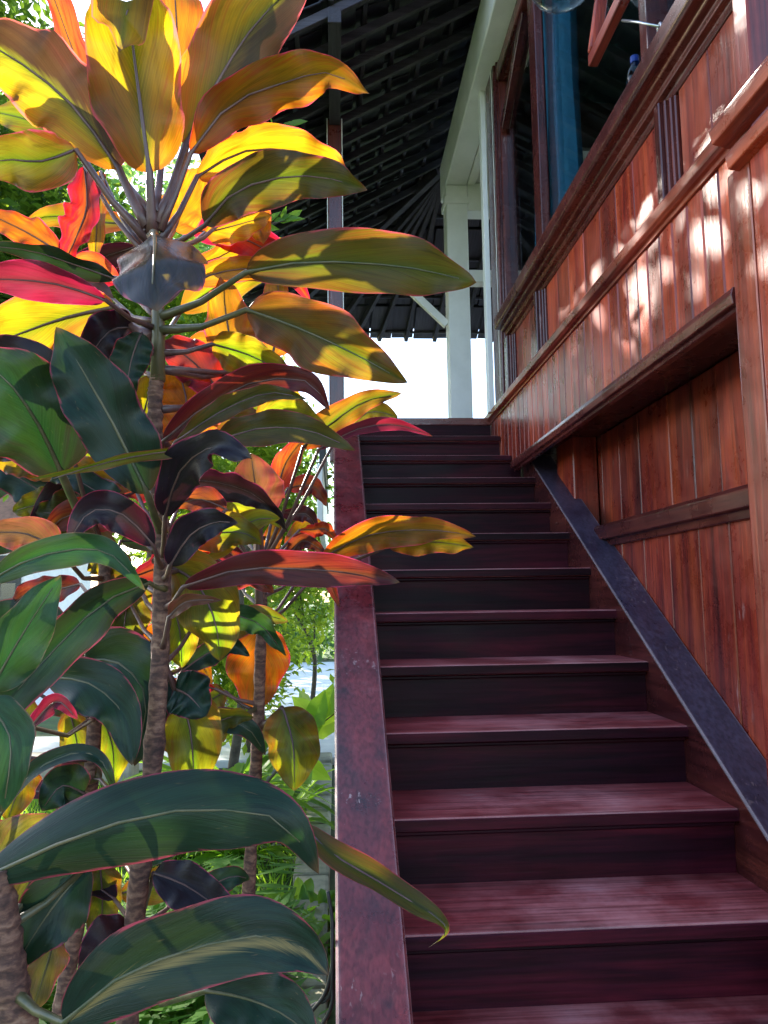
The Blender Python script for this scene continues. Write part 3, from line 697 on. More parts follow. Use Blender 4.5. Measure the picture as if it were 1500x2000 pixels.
C_ = plant('cordyline with orange hanging leaf just left of the stair stringer', at(470, 2000, 1.62))
D = plant('cordyline with thick scarred cane in the lower left corner', at(60, 2000, .92))
cane(A, [(215, 2900, 1.17), (235, 2300, 1.16), (258, 1850, 1.15), (292, 1560, 1.15), (312, 1300, 1.15), (318, 1080, 1.15)], .0165, .0125)
cane(A, [(318, 1090, 1.15), (306, 900, 1.15), (303, 780, 1.15), (308, 735, 1.15)], .012, .0105)
bm = bmesh.new(); tube(bm, [at(x, y, 1.15) for x, y in ((308, 745), (309, 640), (308, 560), (300, 480), (298, 400))], [.0115, .010, .009, .008, .004], 8); put('growing_stem', bm, M['petiole_g'], A)
cane(B, [(20, 2600, 1.4), (110, 2030, 1.4), (150, 1800, 1.4), (172, 1600, 1.4), (186, 1400, 1.4), (203, 1230, 1.4), (205, 1080, 1.4)], .0145, .011)
cane(C_, [(455, 2500, 1.62), (478, 1900, 1.62), (490, 1660, 1.62), (503, 1440, 1.62), (510, 1230, 1.62), (512, 1130, 1.62)], .0135, .0105)
bm = bmesh.new(); tube(bm, [at(x, y, 1.62) for x, y in ((511, 1225), (508, 1120), (504, 1040), (500, 980))], [.013, .012, .010, .005], 8); put('growing_stem', bm, M['petiole'], C_)
cane(D, [(120, 2900, .92), (60, 2150, .92), (25, 1950, .92), (5, 1800, .92), (-10, 1700, .92)], .020, .017)

def a_(pl, kind, wpx, pts, tilt=(0, 0), fold=12, rip=1.0, pet='p', lat=None, tipx=1.0): leaf(pl, pts, wpx, kind, tilt, (fold+7 if fold > 0 else fold-4), rip, pet, lat, tipx)
y = 1.15
# crown of the tallest plant
a_(A, 'yel', 232, [(298, 455, y), (292, 338, 1.12), (276, 220, 1.10), (260, 95, 1.09), (250, 15, 1.04), (243, 60, .985)], (4, -6), -10, .8)
a_(A, 'yelp', 205, [(290, 445, y), (232, 330, 1.16), (140, 205, 1.14), (20, 110, 1.12), (-90, 60, 1.1)], (10, 10), 8, .8)
a_(A, 'ygr', 90, [(285, 455, y), (160, 300, 1.24), (70, 240, 1.26), (-30, 215, 1.28)], (30, 20), 10)
a_(A, 'olv', 135, [(288, 470, y), (148, 292, 1.10), (80, 315, 1.07), (10, 312, 1.05), (-60, 330, 1.03)], (-10, 0), 12, 1.3)
a_(A, 'red', 105, [(296, 420, y), (205, 270, 1.26), (150, 120, 1.30), (85, -60, 1.34)], (25, 30), 20)
a_(A, 'org', 150, [(302, 420, y), (318, 290, 1.25), (345, 90, 1.30), (335, -70, 1.34)], (0, 10), 10)
a_(A, 'yelp', 210, [(306, 440, y), (362, 285, 1.18), (425, 160, 1.17), (505, 40, 1.16), (620, -70, 1.14)], (0, -8), 10, .8)
a_(A, 'red', 70, [(310, 440, y), (372, 270, 1.22), (430, 190, 1.24), (540, 95, 1.26)], (20, 0), 10)
a_(A, 'yor', 128, [(312, 450, y), (372, 300, 1.14), (450, 205, 1.13), (560, 160, 1.12), (640, 142, 1.11), (702, 172, 1.08)], (14, 0), 14, 1.4)
a_(A, 'yor', 120, [(312, 470, y), (385, 345, 1.22), (480, 295, 1.25), (600, 300, 1.27), (690, 350, 1.28)], (20, 10), 10, 1.4)
a_(A, 'olv', 128, [(312, 480, y), (400, 440, 1.06), (460, 375, 1.03), (560, 345, 1.01), (650, 350, 1.0), (718, 372, .99)], (-8, 5), 10, 1.3)
a_(A, 'org', 105, [(308, 490, y), (340, 450, 1.24), (360, 400, 1.27), (395, 320, 1.3)], (10, 0), 10)
a_(A, 'red', 92, [(285, 500, y), (165, 325, 1.20), (170, 400, 1.19), (150, 460, 1.19), (120, 525, 1.19)], (35, 20), 22)
a_(A, 'yor', 70, [(290, 500, y), (196, 335, 1.24), (190, 420, 1.24), (185, 520, 1.24)], (40, 20), 20)
a_(A, 'gry', 225, [(300, 462, 1.13), (300, 455, 1.08), (303, 475, .98), (300, 520, .92), (296, 572, .88)], (0, 0), -16, .5, 'g', lat=(1, 0, .12))
a_(A, 'yor', 80, [(315, 500, y), (400, 455, 1.28), (460, 440, 1.29), (530, 420, 1.3)], (25, 0), 12)
a_(A, 'org', 85, [(315, 500, y), (468, 400, 1.34), (500, 430, 1.34), (515, 478, 1.34)], (0, 0), 12)
a_(A, 'org', 75, [(290, 560, y), (115, 492, 1.18), (45, 450, 1.18), (-40, 410, 1.18)], (25, 10), 15)
a_(A, 'grn', 62, [(296, 590, y), (226, 545, 1.08), (140, 515, 1.06), (60, 490, 1.04), (-30, 480, 1.02)], (-30, -20), 15)
a_(A, 'pnk', 92, [(300, 640, y), (206, 586, 1.05), (110, 555, 1.03), (0, 545, 1.01), (-60, 552, 1.0)], (-14, 0), 18)
a_(A, 'red', 52, [(300, 600, y), (232, 550, 1.2), (180, 515, 1.2), (132, 518, 1.2)], (20, 0), 10)
a_(A, 'olv', 150, [(312, 620, y), (480, 532, 1.08), (600, 512, 1.05), (760, 518, 1.03), (860, 535, 1.02), (925, 552, 1.01)], (-6, 4), 8, 1.1, 'g')
a_(A, 'olo', 150, [(312, 645, y), (482, 605, 1.06), (580, 640, 1.03), (690, 690, 1.01), (795, 748, 1.0)], (0, 8), 10, 1.0, 'g')
a_(A, 'ygr', 100, [(312, 690, y), (415, 672, 1.18), (490, 695, 1.18), (575, 740, 1.18)], (15, 0), 12)
a_(A, 'yor', 120, [(312, 720, y), (465, 725, 1.30), (445, 640, 1.32), (432, 545, 1.34)], (0, 0), 10)
a_(A, 'yor', 95, [(312, 720, y), (530, 700, 1.36), (545, 615, 1.38), (540, 525, 1.4)], (0, 10), 10)
a_(A, 'yel', 175, [(300, 660, y), (225, 600, 1.24), (130, 620, 1.25), (30, 655, 1.26), (-60, 690, 1.26)], (10, 0), 8)
a_(A, 'org', 120, [(300, 700, y), (160, 660, 1.34), (100, 700, 1.35), (30, 720, 1.35)], (0, 0), 8)
a_(A, 'pur', 110, [(304, 690, y), (262, 640, 1.20), (210, 650, 1.19), (150, 735, 1.18)], (-10, 0), 15)
a_(A, 'grn', 90, [(304, 700, y), (275, 650, 1.12), (255, 710, 1.12), (243, 790, 1.12)], (0, 15), 15)
a_(A, 'grn', 178, [(318, 1040, y), (288, 965, 1.06), (222, 830, 1.03), (165, 730, 1.02), (112, 640, 1.01)], (6, -6), 14, .7, 'g')
a_(A, 'pnk', 105, [(312, 800, y), (435, 770, 1.26), (375, 705, 1.27), (318, 668, 1.28)], (0, 0), 10)
a_(A, 'org', 165, [(312, 860, y), (350, 870, 1.24), (365, 790, 1.26), (345, 715, 1.28)], (0, 0), 6)
a_(A, 'yel', 110, [(312, 860, y), (270, 850, 1.28), (285, 790, 1.3), (300, 730, 1.3)], (0, 0), 6)
a_(A, 'drd', 92, [(312, 900, y), (318, 862, 1.10), (400, 795, 1.07), (500, 745, 1.05), (600, 745, 1.03), (642, 800, 1.02)], (-20, 10), 20)
a_(A, 'olv', 56, [(312, 900, y), (345, 862, 1.06), (430, 805, 1.03), (520, 768, 1.01), (595, 778, 1.0)], (-25, 0), 20)
a_(A, 'olv', 80, [(314, 920, y), (412, 868, 1.04), (500, 838, 1.02), (600, 840, 1.0), (694, 880, .99)], (-10, 0), 12)
a_(A, 'ygr', 85, [(314, 900, y), (500, 815, 1.2), (560, 805, 1.2), (640, 838, 1.2)], (0, 0), 10)
a_(A, 'pur', 105, [(318, 1090, y), (322, 1010, 1.06), (352, 920, 1.0), (420, 872, .95), (496, 905, .92)], (10, -25), 16)
a_(A, 'olv', 34, [(318, 1000, y), (420, 872, 1.0), (300, 885, .97), (190, 908, .95), (60, 950, .93)], (-40, -30), 20)
a_(A, 'pur', 88, [(318, 1110, y), (300, 1065, 1.06), (240, 1005, 1.03), (175, 1000, 1.01), (132, 1065, .99)], (-10, 10), 18)
a_(A, 'pur', 84, [(320, 1130, y), (332, 1105, 1.07), (372, 1045, 1.05), (420, 1020, 1.04), (462, 1022, 1.03)], (0, 0), 18)
a_(A, 'drd', 60, [(318, 1100, y), (442, 995, 1.25), (390, 975, 1.26), (335, 990, 1.27)], (20, 0), 12)
a_(A, 'red', 52, [(318, 1120, y), (370, 1092, 1.28), (400, 1055, 1.3), (438, 1020, 1.3)], (20, 0), 12)
a_(A, 'drd', 82, [(320, 1190, y), (358, 1146, 1.08), (470, 1112, 1.06), (600, 1112, 1.05), (710, 1122, 1.04), (783, 1140, 1.03)], (12, -6), 10, .7)
a_(A, 'ygr', 150, [(320, 1180, y), (330, 1105, 1.22), (385, 1140, 1.21), (420, 1215, 1.20), (430, 1292, 1.20)], (10, 0), 10, .9)
a_(A, 'ygr', 90, [(320, 1180, y), (340, 1180, 1.3), (352, 1240, 1.3), (355, 1305, 1.3)], (0, 0), 8)
a_(A, 'brn', 40, [(316, 1270, y), (330, 1205, 1.08), (365, 1175, 1.06), (430, 1172, 1.05)], (-20, 0), 25)
a_(A, 'ygr', 140, [(316, 1290, y), (345, 1340, 1.22), (372, 1430, 1.22), (380, 1556, 1.22)], (8, 0), 10)
a_(A, 'grn', 118, [(316, 1270, y), (340, 1345, 1.18), (370, 1360, 1.17), (405, 1400, 1.16)], (0, 0), 10)
# leaning plant and lower left leaves
y = 1.4
a_(B, 'grn', 235, [(205, 1080, y), (120, 925, 1.15), (75, 830, 1.10), (10, 740, 1.06), (-70, 690, 1.04)], (0, 0), 10, .7, 'g')
a_(B, 'pur', 110, [(205, 1080, y), (118, 800, 1.2), (80, 730, 1.2), (10, 690, 1.2), (-60, 690, 1.2)], (20, 0), 10, .7)
a_(B, 'ygr', 110, [(205, 1080, y), (180, 1000, 1.5), (165, 920, 1.5), (150, 830, 1.5)], (0, 0), 10)
a_(B, 'yel', 90, [(205, 1080, y), (100, 930, 1.5), (40, 895, 1.5), (-40, 880, 1.5)], (20, 0), 10)
a_(B, 'ygr', 80, [(205, 1100, y), (150, 1010, 1.45), (90, 985, 1.45), (20, 1000, 1.45)], (15, 0), 10)
a_(B, 'brn', 88, [(200, 1130, y), (118, 1078, 1.1), (50, 1042, 1.08), (-40, 1042, 1.06)], (0, 0), 15)
a_(B, 'olv', 120, [(203, 1140, y), (200, 1060, 1.42), (130, 1010, 1.42), (70, 1000, 1.42)], (10, 0), 12)
a_(D, 'lgr', 78, [(-60, 1250, .95), (-30, 1140, .95), (60, 1092, .93), (160, 1072, .92), (225, 1088, .91), (276, 1150, .90)], (-18, 10), 12, .7, 'g')
a_(D, 'grn', 100, [(322, 1150, 1.1), (292, 1138, 1.06), (200, 1178, 1.0), (95, 1280, .95), (0, 1385, .92), (-70, 1450, .9)], (-24, -10), 14, .5, 'g')
a_(D, 'lgr', 125, [(-60, 1450, .9), (-20, 1350, .9), (40, 1245, .9), (118, 1125, .9)], (0, 0), 10, .6, 'g')
a_(D, 'lgr', 108, [(-60, 1300, .85), (-30, 1370, .84), (20, 1445, .83), (5, 1590, .82)], (0, 0), 14, .6, 'g')
a_(B, 'grn', 120, [(195, 1230, y), (95, 1322, 1.15), (175, 1335, 1.12), (240, 1395, 1.1), (258, 1495, 1.09)], (0, 0), 14, .7, 'g')
a_(B, 'grn', 150, [(205, 1220, y), (165, 1290, 1.25), (232, 1295, 1.22), (285, 1365, 1.2), (262, 1500, 1.19)], (10, 0), 12, .7, 'g')
a_(B, 'grn', 44, [(-30, 1700, 1.0), (-5, 1600, 1.0), (60, 1512, .98), (150, 1470, .97), (203, 1492, .96), (228, 1565, .96)], (-35, -10), 22, .5, 'g')
a_(B, 'ygr', 66, [(195, 1250, y), (135, 1385, 1.42), (150, 1450, 1.42), (160, 1530, 1.42)], (15, 0), 10)
a_(B, 'ygr', 82, [(190, 1300, y), (200, 1400, 1.46), (220, 1460, 1.46), (222, 1535, 1.46)], (0, 0), 10)
a_(B, 'olv', 130, [(195, 1230, y), (250, 1120, 1.38), (245, 1200, 1.38), (235, 1280, 1.38)], (10, 0), 10)
a_(B, 'red', 66, [(200, 1220, y), (185, 1265, 1.5), (140, 1285, 1.5), (100, 1320, 1.5)], (0, 0), 10)
a_(B, 'yel', 80, [(180, 1480, y), (60, 1480, 1.3), (40, 1530, 1.3), (12, 1610, 1.3)], (20, 0), 10)
a_(B, 'olv', 80, [(186, 1400, y), (50, 1340, 1.3), (38, 1420, 1.3), (15, 1510, 1.3)], (20, 0), 14)
a_(B, 'pnk', 42, [(186, 1400, y), (60, 1420, 1.05), (110, 1370, 1.04), (150, 1405, 1.03)], (-20, 20), 24)
a_(B, 'grn', 95, [(172, 1620, y), (165, 1550, 1.3), (120, 1535, 1.28), (80, 1585, 1.27)], (0, 0), 12)
# lower foreground
a_(D, 'grn', 172, [(-20, 1800, .92), (-40, 1720, .92), (110, 1650, .90), (290, 1592, .88), (440, 1582, .87), (560, 1610, .86), (618, 1722, .85)], (-10, 8), -10, .5, 'g')
a_(D, 'gry', 105, [(-20, 1780, .92), (-30, 1700, .96), (40, 1640, .97), (125, 1600, .98)], (-10, 0), 14, .7, 'g')
a_(D, 'olv', 74, [(330, 1520, 1.15), (590, 1612, 1.10), (650, 1668, 1.06), (740, 1722, 1.03), (810, 1765, 1.0), (858, 1795, .99), (872, 1822, .985), (838, 1852, .98)], (-20, -10), 26, .4, tipx=1.9)
a_(D, 'var', 180, [(20, 1930, .92), (125, 1998, .86), (225, 1915, .85), (360, 1858, .84), (500, 1828, .83), (590, 1850, .825), (642, 1900, .82)], (0, 6), 10, .6, 'g')
a_(A, 'pur', 100, [(262, 1810, y), (300, 1705, 1.14), (360, 1728, 1.12), (425, 1772, 1.10), (476, 1812, 1.09)], (-6, 0), 18, .6)
a_(D, 'grn', 142, [(0, 1820, .92), (172, 1690, .98), (120, 1750, .96), (70, 1820, .95), (25, 1895, .94)], (0, 0), 14, .6, 'g')
a_(D, 'gry', 80, [(0, 1820, .92), (110, 1660, 1.0), (60, 1720, 1.0), (5, 1830, 1.0)], (30, 0), 14, .6, 'g')
a_(A, 'pur', 112, [(262, 1780, y), (252, 1800, 1.16), (205, 1860, 1.12), (148, 1975, 1.10)], (0, 0), 18, .6)
a_(D, 'grn', 150, [(260, 1900, y), (400, 1935, .95), (480, 1950, .93), (560, 1985, .92), (620, 2040, .91)], (0, 0), 12, .6, 'g')
a_(D, 'gry', 76, [(10, 1850, .92), (105, 1830, 1.02), (90, 1890, 1.02), (60, 1985, 1.02)], (0, 0), 12, .6, 'g')
a_(B, 'ygr', 70, [(165, 1650, y), (125, 1760, 1.45), (128, 1830, 1.45), (125, 1900, 1.45)], (0, 0), 10)
a_(B, 'ygr', 90, [(172, 1620, y), (195, 1690, 1.45), (200, 1760, 1.45), (195, 1840, 1.45)], (0, 0), 10)
# right-hand plant
y = 1.62
a_(C_, 'olo', 74, [(510, 1110, y), (592, 872, 1.5), (640, 832, 1.46), (710, 785, 1.44), (785, 768, 1.42)], (12, -10), 16)
a_(C_, 'yel', 60, [(510, 1100, y), (660, 850, 1.58), (720, 805, 1.58), (778, 815, 1.58)], (0, 0), 12)
a_(C_, 'pnk', 36, [(510, 1110, y), (622, 878, 1.46), (700, 838, 1.42), (775, 830, 1.40), (845, 852, 1.38)], (-20, 0), 24)
a_(C_, 'brn', 135, [(505, 1100, y), (504, 1010, 1.6), (500, 960, 1.56), (490, 885, 1.54)], (0, 0), -10, 1.5)
a_(C_, 'drd', 56, [(505, 1120, y), (420, 960, 1.56), (370, 940, 1.55), (300, 930, 1.55)], (10, 0), 14)
a_(C_, 'red', 60, [(512, 1100, y), (540, 960, 1.7), (560, 900, 1.72), (600, 850, 1.72)], (10, 0), 14)
a_(C_, 'yor', 82, [(510, 1130, y), (632, 1088, 1.52), (720, 1045, 1.46), (830, 1035, 1.42), (930, 1046, 1.40)], (16, -14), 20, 1.2)
a_(C_, 'yel', 58, [(510, 1130, y), (760, 1068, 1.47), (840, 1058, 1.45), (925, 1068, 1.44)], (-10, 20), 16, 1.2)
a_(C_, 'org', 48, [(508, 1130, y), (528, 1098, 1.68), (530, 1055, 1.68), (546, 1010, 1.68)], (0, 0), 14)
a_(C_, 'drd', 44, [(510, 1130, y), (560, 1092, 1.58), (592, 1056, 1.56), (636, 1080, 1.54)], (-10, 0), 22)
a_(C_, 'org', 132, [(510, 1190, y), (512, 1222, 1.70), (505, 1295, 1.71), (498, 1392, 1.72)], (6, 0), 8, .7)
a_(C_, 'ygr', 122, [(508, 1420, y), (552, 1382, 1.58), (572, 1455, 1.56), (575, 1545, 1.55)], (-6, 0), 12, .8)
a_(C_, 'grn', 62, [(505, 1380, y), (322, 1462, 1.4), (400, 1408, 1.42), (480, 1420, 1.43), (522, 1480, 1.44)], (-20, 0), 20, .6, 'g')
a_(C_, 'red', 30, [(502, 1375, y), (420, 1345, 1.58), (370, 1335, 1.56), (320, 1328, 1.55)], (-20, 0), 22)
a_(C_, 'olv', 70, [(500, 1390, y), (440, 1350, 1.6), (410, 1370, 1.6), (385, 1410, 1.6)], (0, 0), 14)
a_(C_, 'grn', 36, [(500, 1230, y), (440, 1170, 1.6), (400, 1150, 1.6), (350, 1150, 1.6)], (0, 0), 18)
a_(C_, 'grn', 40, [(510, 1225, y), (600, 1140, 1.55), (640, 1118, 1.54), (700, 1112, 1.52)], (30, 30), 18)
# filler foliage deeper in the clump, glowing behind the front leaves
rr_ = random.Random(21)
WARM = ('yel', 'yor', 'org', 'ygr', 'olv', 'drd', 'red', 'pur', 'olo')
DARK = ('grn', 'pur', 'grn', 'ygr', 'olv', 'drd', 'lgr', 'ygr')
def filler(n, pl, cx, y0, y1, Ya, ln, wd, kinds):
    for k in range(n):
        yb = Ya+rr_.uniform(-.04, .12); sgn = 1 if k % 2 else -1; yy = y0+(y1-y0)*(k+rr_.random())/n
        L_ = rr_.uniform(*ln); dy = rr_.uniform(-.75, .55)*L_; bx = cx+sgn*rr_.uniform(30, 90)
        if cx+sgn*(L_+60) > 640: L_ = max(60, 640-60-cx)
        sag = rr_.uniform(-.16, .05)*L_
        a_(pl, rr_.choice(kinds), rr_.uniform(*wd),
           [(cx, yy+rr_.uniform(40, 90), Ya-.1), (bx, yy, yb), (bx+sgn*L_*.35, yy+dy*.25+sag, yb+.03), (bx+sgn*L_*.72, yy+dy*.62+sag*.8, yb+.04), (bx+sgn*L_, yy+dy+abs(dy)*.1+25, yb+.05)], (rr_.uniform(-35, 35), rr_.uniform(-25, 25)), rr_.uniform(8, 20), 1.2)
filler(24, A, 302, 420, 1050, 1.36, (150, 260), (60, 105), WARM)
filler(12, A, 315, 1010, 1330, 1.30, (120, 210), (60, 95), DARK)
filler(10, B, 205, 900, 1300, 1.55, (120, 200), (60, 95), WARM+DARK)
filler(12, C_, 506, 930, 1150, 1.76, (80, 140), (36, 60), WARM)
filler(7, B, 175, 1520, 1800, 1.55, (100, 180), (55, 90), DARK)
filler(8, A, 285, 1400, 1850, 1.32, (100, 180), (50, 85), DARK)

# ================================================================== GARDEN
def sun_gap(p):
    """gaps in the canopy: where sunlight gets through to the wall and to the cordylines"""
    tt = (p.x-1.06)/SUN_TO.x
    if p.x > -1.5: return False
    q = p-SUN_TO*tt
    if q.y < .35: return q.z > .2 and noise.noise(Vector((q.y*2.2, q.z*2.2, 9))) > -.42
    if q.z > 1.5 and q.y < 4.4:
        for gy, gz, gr in GAPS:
            dy, dz = q.y-gy, q.z-gz
            if abs(dy) < .3 and abs(dz) < .3:
                r_ = (gr*.95+.010)*(1+1.0*noise.noise(Vector((q.y*9, q.z*9, gy*7))))
                if dy*dy+dz*dz < r_*r_: return True
    return False
GAPS = [(2.55, 2.33, .085), (2.77, 2.59, .048), (3.57, 2.75, .035), (2.69, 2.76, .046), (3.1, 2.66, .025), (2.67, 2.22, .046), (2.05, 2.29, .035), (2.12, 2.62, .034), (1.86, 2.74, .045), (2.28, 2.48, .039), (1.85, 2.42, .034), (1.88, 2.61, .032), (1.85, 1.92, .037), (2.45, 2.51, .036), (2.01, 2.46, .04), (1.78, 2.85, .05), (2.94, 2.4, .031), (4.05, 2.78, .037), (2.32, 2.34, .031), (1.78, 2.26, .028), (2.12, 2.21, .025), (3.14, 2.84, .021), (2.44, 2.8, .019), (2.15, 2.79, .028), (2.66, 3.42, .08), (2.35, 3.30, .07), (2.52, 2.72, .027), (1.6, 2.5, .06), (1.66, 2.1, .05), (1.4, 1.8, .05)]
def leafcloud(bm, blobs, n, size, rnd, asp=.45, droop=.3):
    """small folded leaves scattered through the blobs, denser in twig clumps"""
    tot = sum(b[1][0]*b[1][1]*b[1][2] for b in blobs)
    for c, r in blobs:
        cnt = int(n*r[0]*r[1]*r[2]/tot); k = 0
        while k < cnt:
            d = Vector((rnd.gauss(0, 1), rnd.gauss(0, 1), rnd.gauss(0, 1))).normalized()*(rnd.random()**.45)
            cc = Vector((c[0]+d.x*r[0], c[1]+d.y*r[1], c[2]+d.z*r[2]))
            if noise.noise(cc*1.1+Vector((c[0], 3, 1))) < -.12: k += 1; continue
            tw = Vector((rnd.gauss(0, 1), rnd.gauss(0, 1), rnd.gauss(-droop, .5))).normalized()
            for q in range(rnd.randint(5, 9)):
                p = cc+tw*(q*size*.55)
                dr = (tw*.5+Vector((rnd.gauss(0, 1), rnd.gauss(0, 1), rnd.gauss(-droop, .6)))).normalized()
                sd = dr.cross(Vector((rnd.gauss(0, .4), rnd.gauss(0, .4), 1))).normalized()
                L_ = size*rnd.uniform(.7, 1.3); w_ = L_*asp/2
                up = sd.cross(dr)*w_*.25
                if sun_gap(p) or sun_gap(p+dr*L_*.5+sd*w_) or sun_gap(p+dr*L_*.5-sd*w_) or sun_gap(p+dr*L_): k += .35; continue
                va = bm.verts.new(p); vb = bm.verts.new(p+dr*L_*.45+sd*w_+up); vc = bm.verts.new(p+dr*L_); vd = bm.verts.new(p+dr*L_*.45-sd*w_+up)
                bm.faces.new((va, vb, vc)); bm.faces.new((va, vc, vd))
                k += 1
def tree(name, label, foot, h, rt, blobs, n, size, mat, seed, limbs=5, asp=.45, droop=.3, cat='tree', group=None):
    rnd = random.Random(seed)
    o = empty(name, foot); tag(o, label, cat, group)
    bm = bmesh.new(); f = Vector(foot)
    pts = [f, f+Vector((rnd.uniform(-.1, .1), rnd.uniform(-.1, .1), h*.35)), f+Vector((rnd.uniform(-.15, .15), rnd.uniform(-.15, .15), h*.7)), f+Vector((rnd.uniform(-.2, .2), rnd.uniform(-.2, .2), h))]
    P = crom(pts, 16); tube(bm, P, [rt*(1-.6*i/16) for i in range(17)], 10, 0, True, .1)
    for b in blobs:
        for q in range(max(1, limbs//len(blobs))):
            s_ = P[rnd.randint(8, 16)]
            e = Vector((b[0][0]+rnd.uniform(-.6, .6)*b[1][0], b[0][1]+rnd.uniform(-.6, .6)*b[1][1], b[0][2]+rnd.uniform(-.5, .6)*b[1][2]))
            md = s_.lerp(e, .5)+Vector((rnd.uniform(-.1, .1), rnd.uniform(-.1, .1), .1))
            tube(bm, crom([s_, md, e], 8), [rt*.4*(1-.85*i/8) for i in range(9)], 6)
    put('trunk', bm, M['bark'], o)
    bm = bmesh.new(); leafcloud(bm, blobs, n, size, rnd, asp, droop); put('crown', bm, M[mat], o)
    return o
GT = 'trees round the garden'
tree('shade_tree', 'dense fine-leaved tree behind the cordylines at the upper left', (-3.3, 7.0, 0), 4.4, .13,
     [((-3.1, 7.2, 4.8), (1.0, 2.6, 2.4)), ((-2.5, 6.6, 4.0), (.8, 1.0, 1.2))], 23000, .13, 'leafA', 3, 12, group=GT)
tree('dapple_tree', 'tall airy tree added off to the left to dapple the cordylines', (-5.2, 4.2, 0), 5.0, .15,
     [((-4.8, 6.2, 6.6), (1.3, 2.3, 1.2)), ((-4.2, 4.6, 4.6), (1.0, 1.4, 1.2))], 6000, .13, 'leafA', 5, 9, group=GT)  # crown added out of view to break up the sun on the cordylines
tree('shading_shrub', 'leafy shrub added off to the left to shade the lower cordylines', (-2.8, 3.9, 0), 1.6, .06,
     [((-2.8, 3.9, 1.6), (.8, 1.1, 1.3))], 4200, .09, 'leafA', 8, 5, cat='shrub')  # added out of view to keep sun off the lower cordyline leaves
tree('willowy_tree', 'pale green drooping tree seen between cordylines and stair stringer', (-1.15, 8.9, 0), 2.6, .07,
     [((-1.0, 8.9, 2.3), (1.0, .9, .8)), ((-.45, 8.7, 1.6), (.6, .6, .8)), ((-1.7, 8.8, 1.7), (.7, .7, .8)), ((-.9, 9.2, 3.3), (.9, .9, .8))], 9000, .11, 'leafB', 11, 8, .30, .9, group=GT)
tree('hedge_tree', 'tall leafy tree filling the gap behind the middle of the cordylines', (-2.0, 8.2, 0), 3.0, .08,
     [((-1.9, 8.2, 3.0), (.9, .7, 1.6)), ((-1.5, 8.0, 4.6), (.9, .7, .8)), ((-2.6, 8.4, 4.2), (.9, .8, 1.3))], 9000, .12, 'leafB', 17, 8, group=GT)
tree('lime_shrub', 'bright lime shrub at the edge of the deck behind the right cordyline', (-.75, 6.7, 0), .9, .03,
     [((-.72, 6.7, .75), (.42, .4, .65)), ((-1.05, 6.5, 1.2), (.35, .35, .6))], 3600, .09, 'leafB', 19, 4, cat='shrub')
tree('lime_shrub', 'bright lime shrub near the stringer beyond the pebbles', (-.30, 7.6, 0), 1.2, .03,
     [((-.32, 7.6, 1.5), (.32, .35, .75)), ((-.6, 7.8, 2.2), (.4, .4, .6))], 3000, .09, 'leafB', 20, 4, cat='shrub')
tree('slender_tree', 'thin grey trunk with leaves behind the tallest cordyline', (-1.05, 6.1, 0), 2.2, .055,
     [((-1.1, 6.2, 2.5), (.7, .7, .6))], 1800, .10, 'leafB', 14, 4, group=GT)
tree('slender_tree', 'thin trunk tree just right of the grey slender trunk', (-.80, 6.2, 0), 2.0, .04,
     [((-.7, 6.4, 2.3), (.5, .5, .5))], 1100, .10, 'leafB', 15, 3, group=GT)
for i, (x, yy, h, r, sd) in enumerate(((-10.5, 20, 11.5, 4.2, 31), (-6.6, 21, 12.5, 4.0, 32), (-3.4, 20, 9.0, 2.4, 33), (-1.2, 17.5, 1.6, 1.5, 34))):
    tree('far_tree', ('wide far green tree behind the white pavilion', 'tall far green tree behind the pool', 'hazy far tree left of the willowy tree', 'low hazy far tree by the stair stringer')[i], (x, yy, 0), h, .2,
         [((x, yy, h), (r, r*.7, r*1.1)), ((x+r*.3, yy, h*.45), (r*.9, r*.6, r*.9)), ((x-r*.3, yy-.5, h*.72), (r*.9, r*.6, r*.9))], 6500 if i < 3 else 2600, .36 if i < 3 else .26, 'leafC', sd, 6, group='far garden trees')
# sprigs in front of the roof
def sprig(label, base, tip, n, L_, mat, seed, wd=.35):
    rnd = random.Random(seed); bm = bmesh.new(); b = Vector(base); e = Vector(tip)
    tube(bm, [b, b.lerp(e, .5)+Vector((0, 0, .04)), e], [.008, .005, .002], 6, 1)
    for i in range(n):
        s = .25+.75*i/(n-1); p = b.lerp(e, s)+Vector((0, 0, .16*s*(1-s)))
        d = ((e-b).normalized()*.6+Vector((rnd.gauss(0, .6), rnd.gauss(0, .6), rnd.gauss(-.1, .6)))).normalized()
        sd = d.cross(Vector((rnd.gauss(0, .4), -1, rnd.gauss(0, .4)))).normalized(); l_ = L_*rnd.uniform(.7, 1.2)
        up = sd.cross(d)*l_*.05
        pr_ = [p, p+d*l_*.3+sd*l_*wd*.5+up, p+d*l_*.65+sd*l_*wd*.42+up, p+d*l_, p+d*l_*.65-sd*l_*wd*.42+up, p+d*l_*.3-sd*l_*wd*.5+up]
        c0 = bm.verts.new(p+d*l_*.45); vs_ = [bm.verts.new(q) for q in pr_]
        for j in range(6): bm.faces.new((c0, vs_[j], vs_[(j+1) % 6]))
    o = put('leafy_branch', bm, [M[mat], M['bark']]); tag(o, label, 'branch'); return o
sprig('small leafy twig under the dark roof above the yellow leaves', at(400, 330, 4.6), at(560, 245, 4.2), 26, .13, 'fern', 2)
sprig('small green twig against the roof tiles right of the olive leaf', at(430, 480, 4.6), at(565, 430, 4.3), 22, .12, 'fern', 4)
sprig('bright oval-leaved branch over the pale deck', at(520, 1530, 3.9), at(665, 1385, 3.8), 12, .22, 'grass', 6, .5)
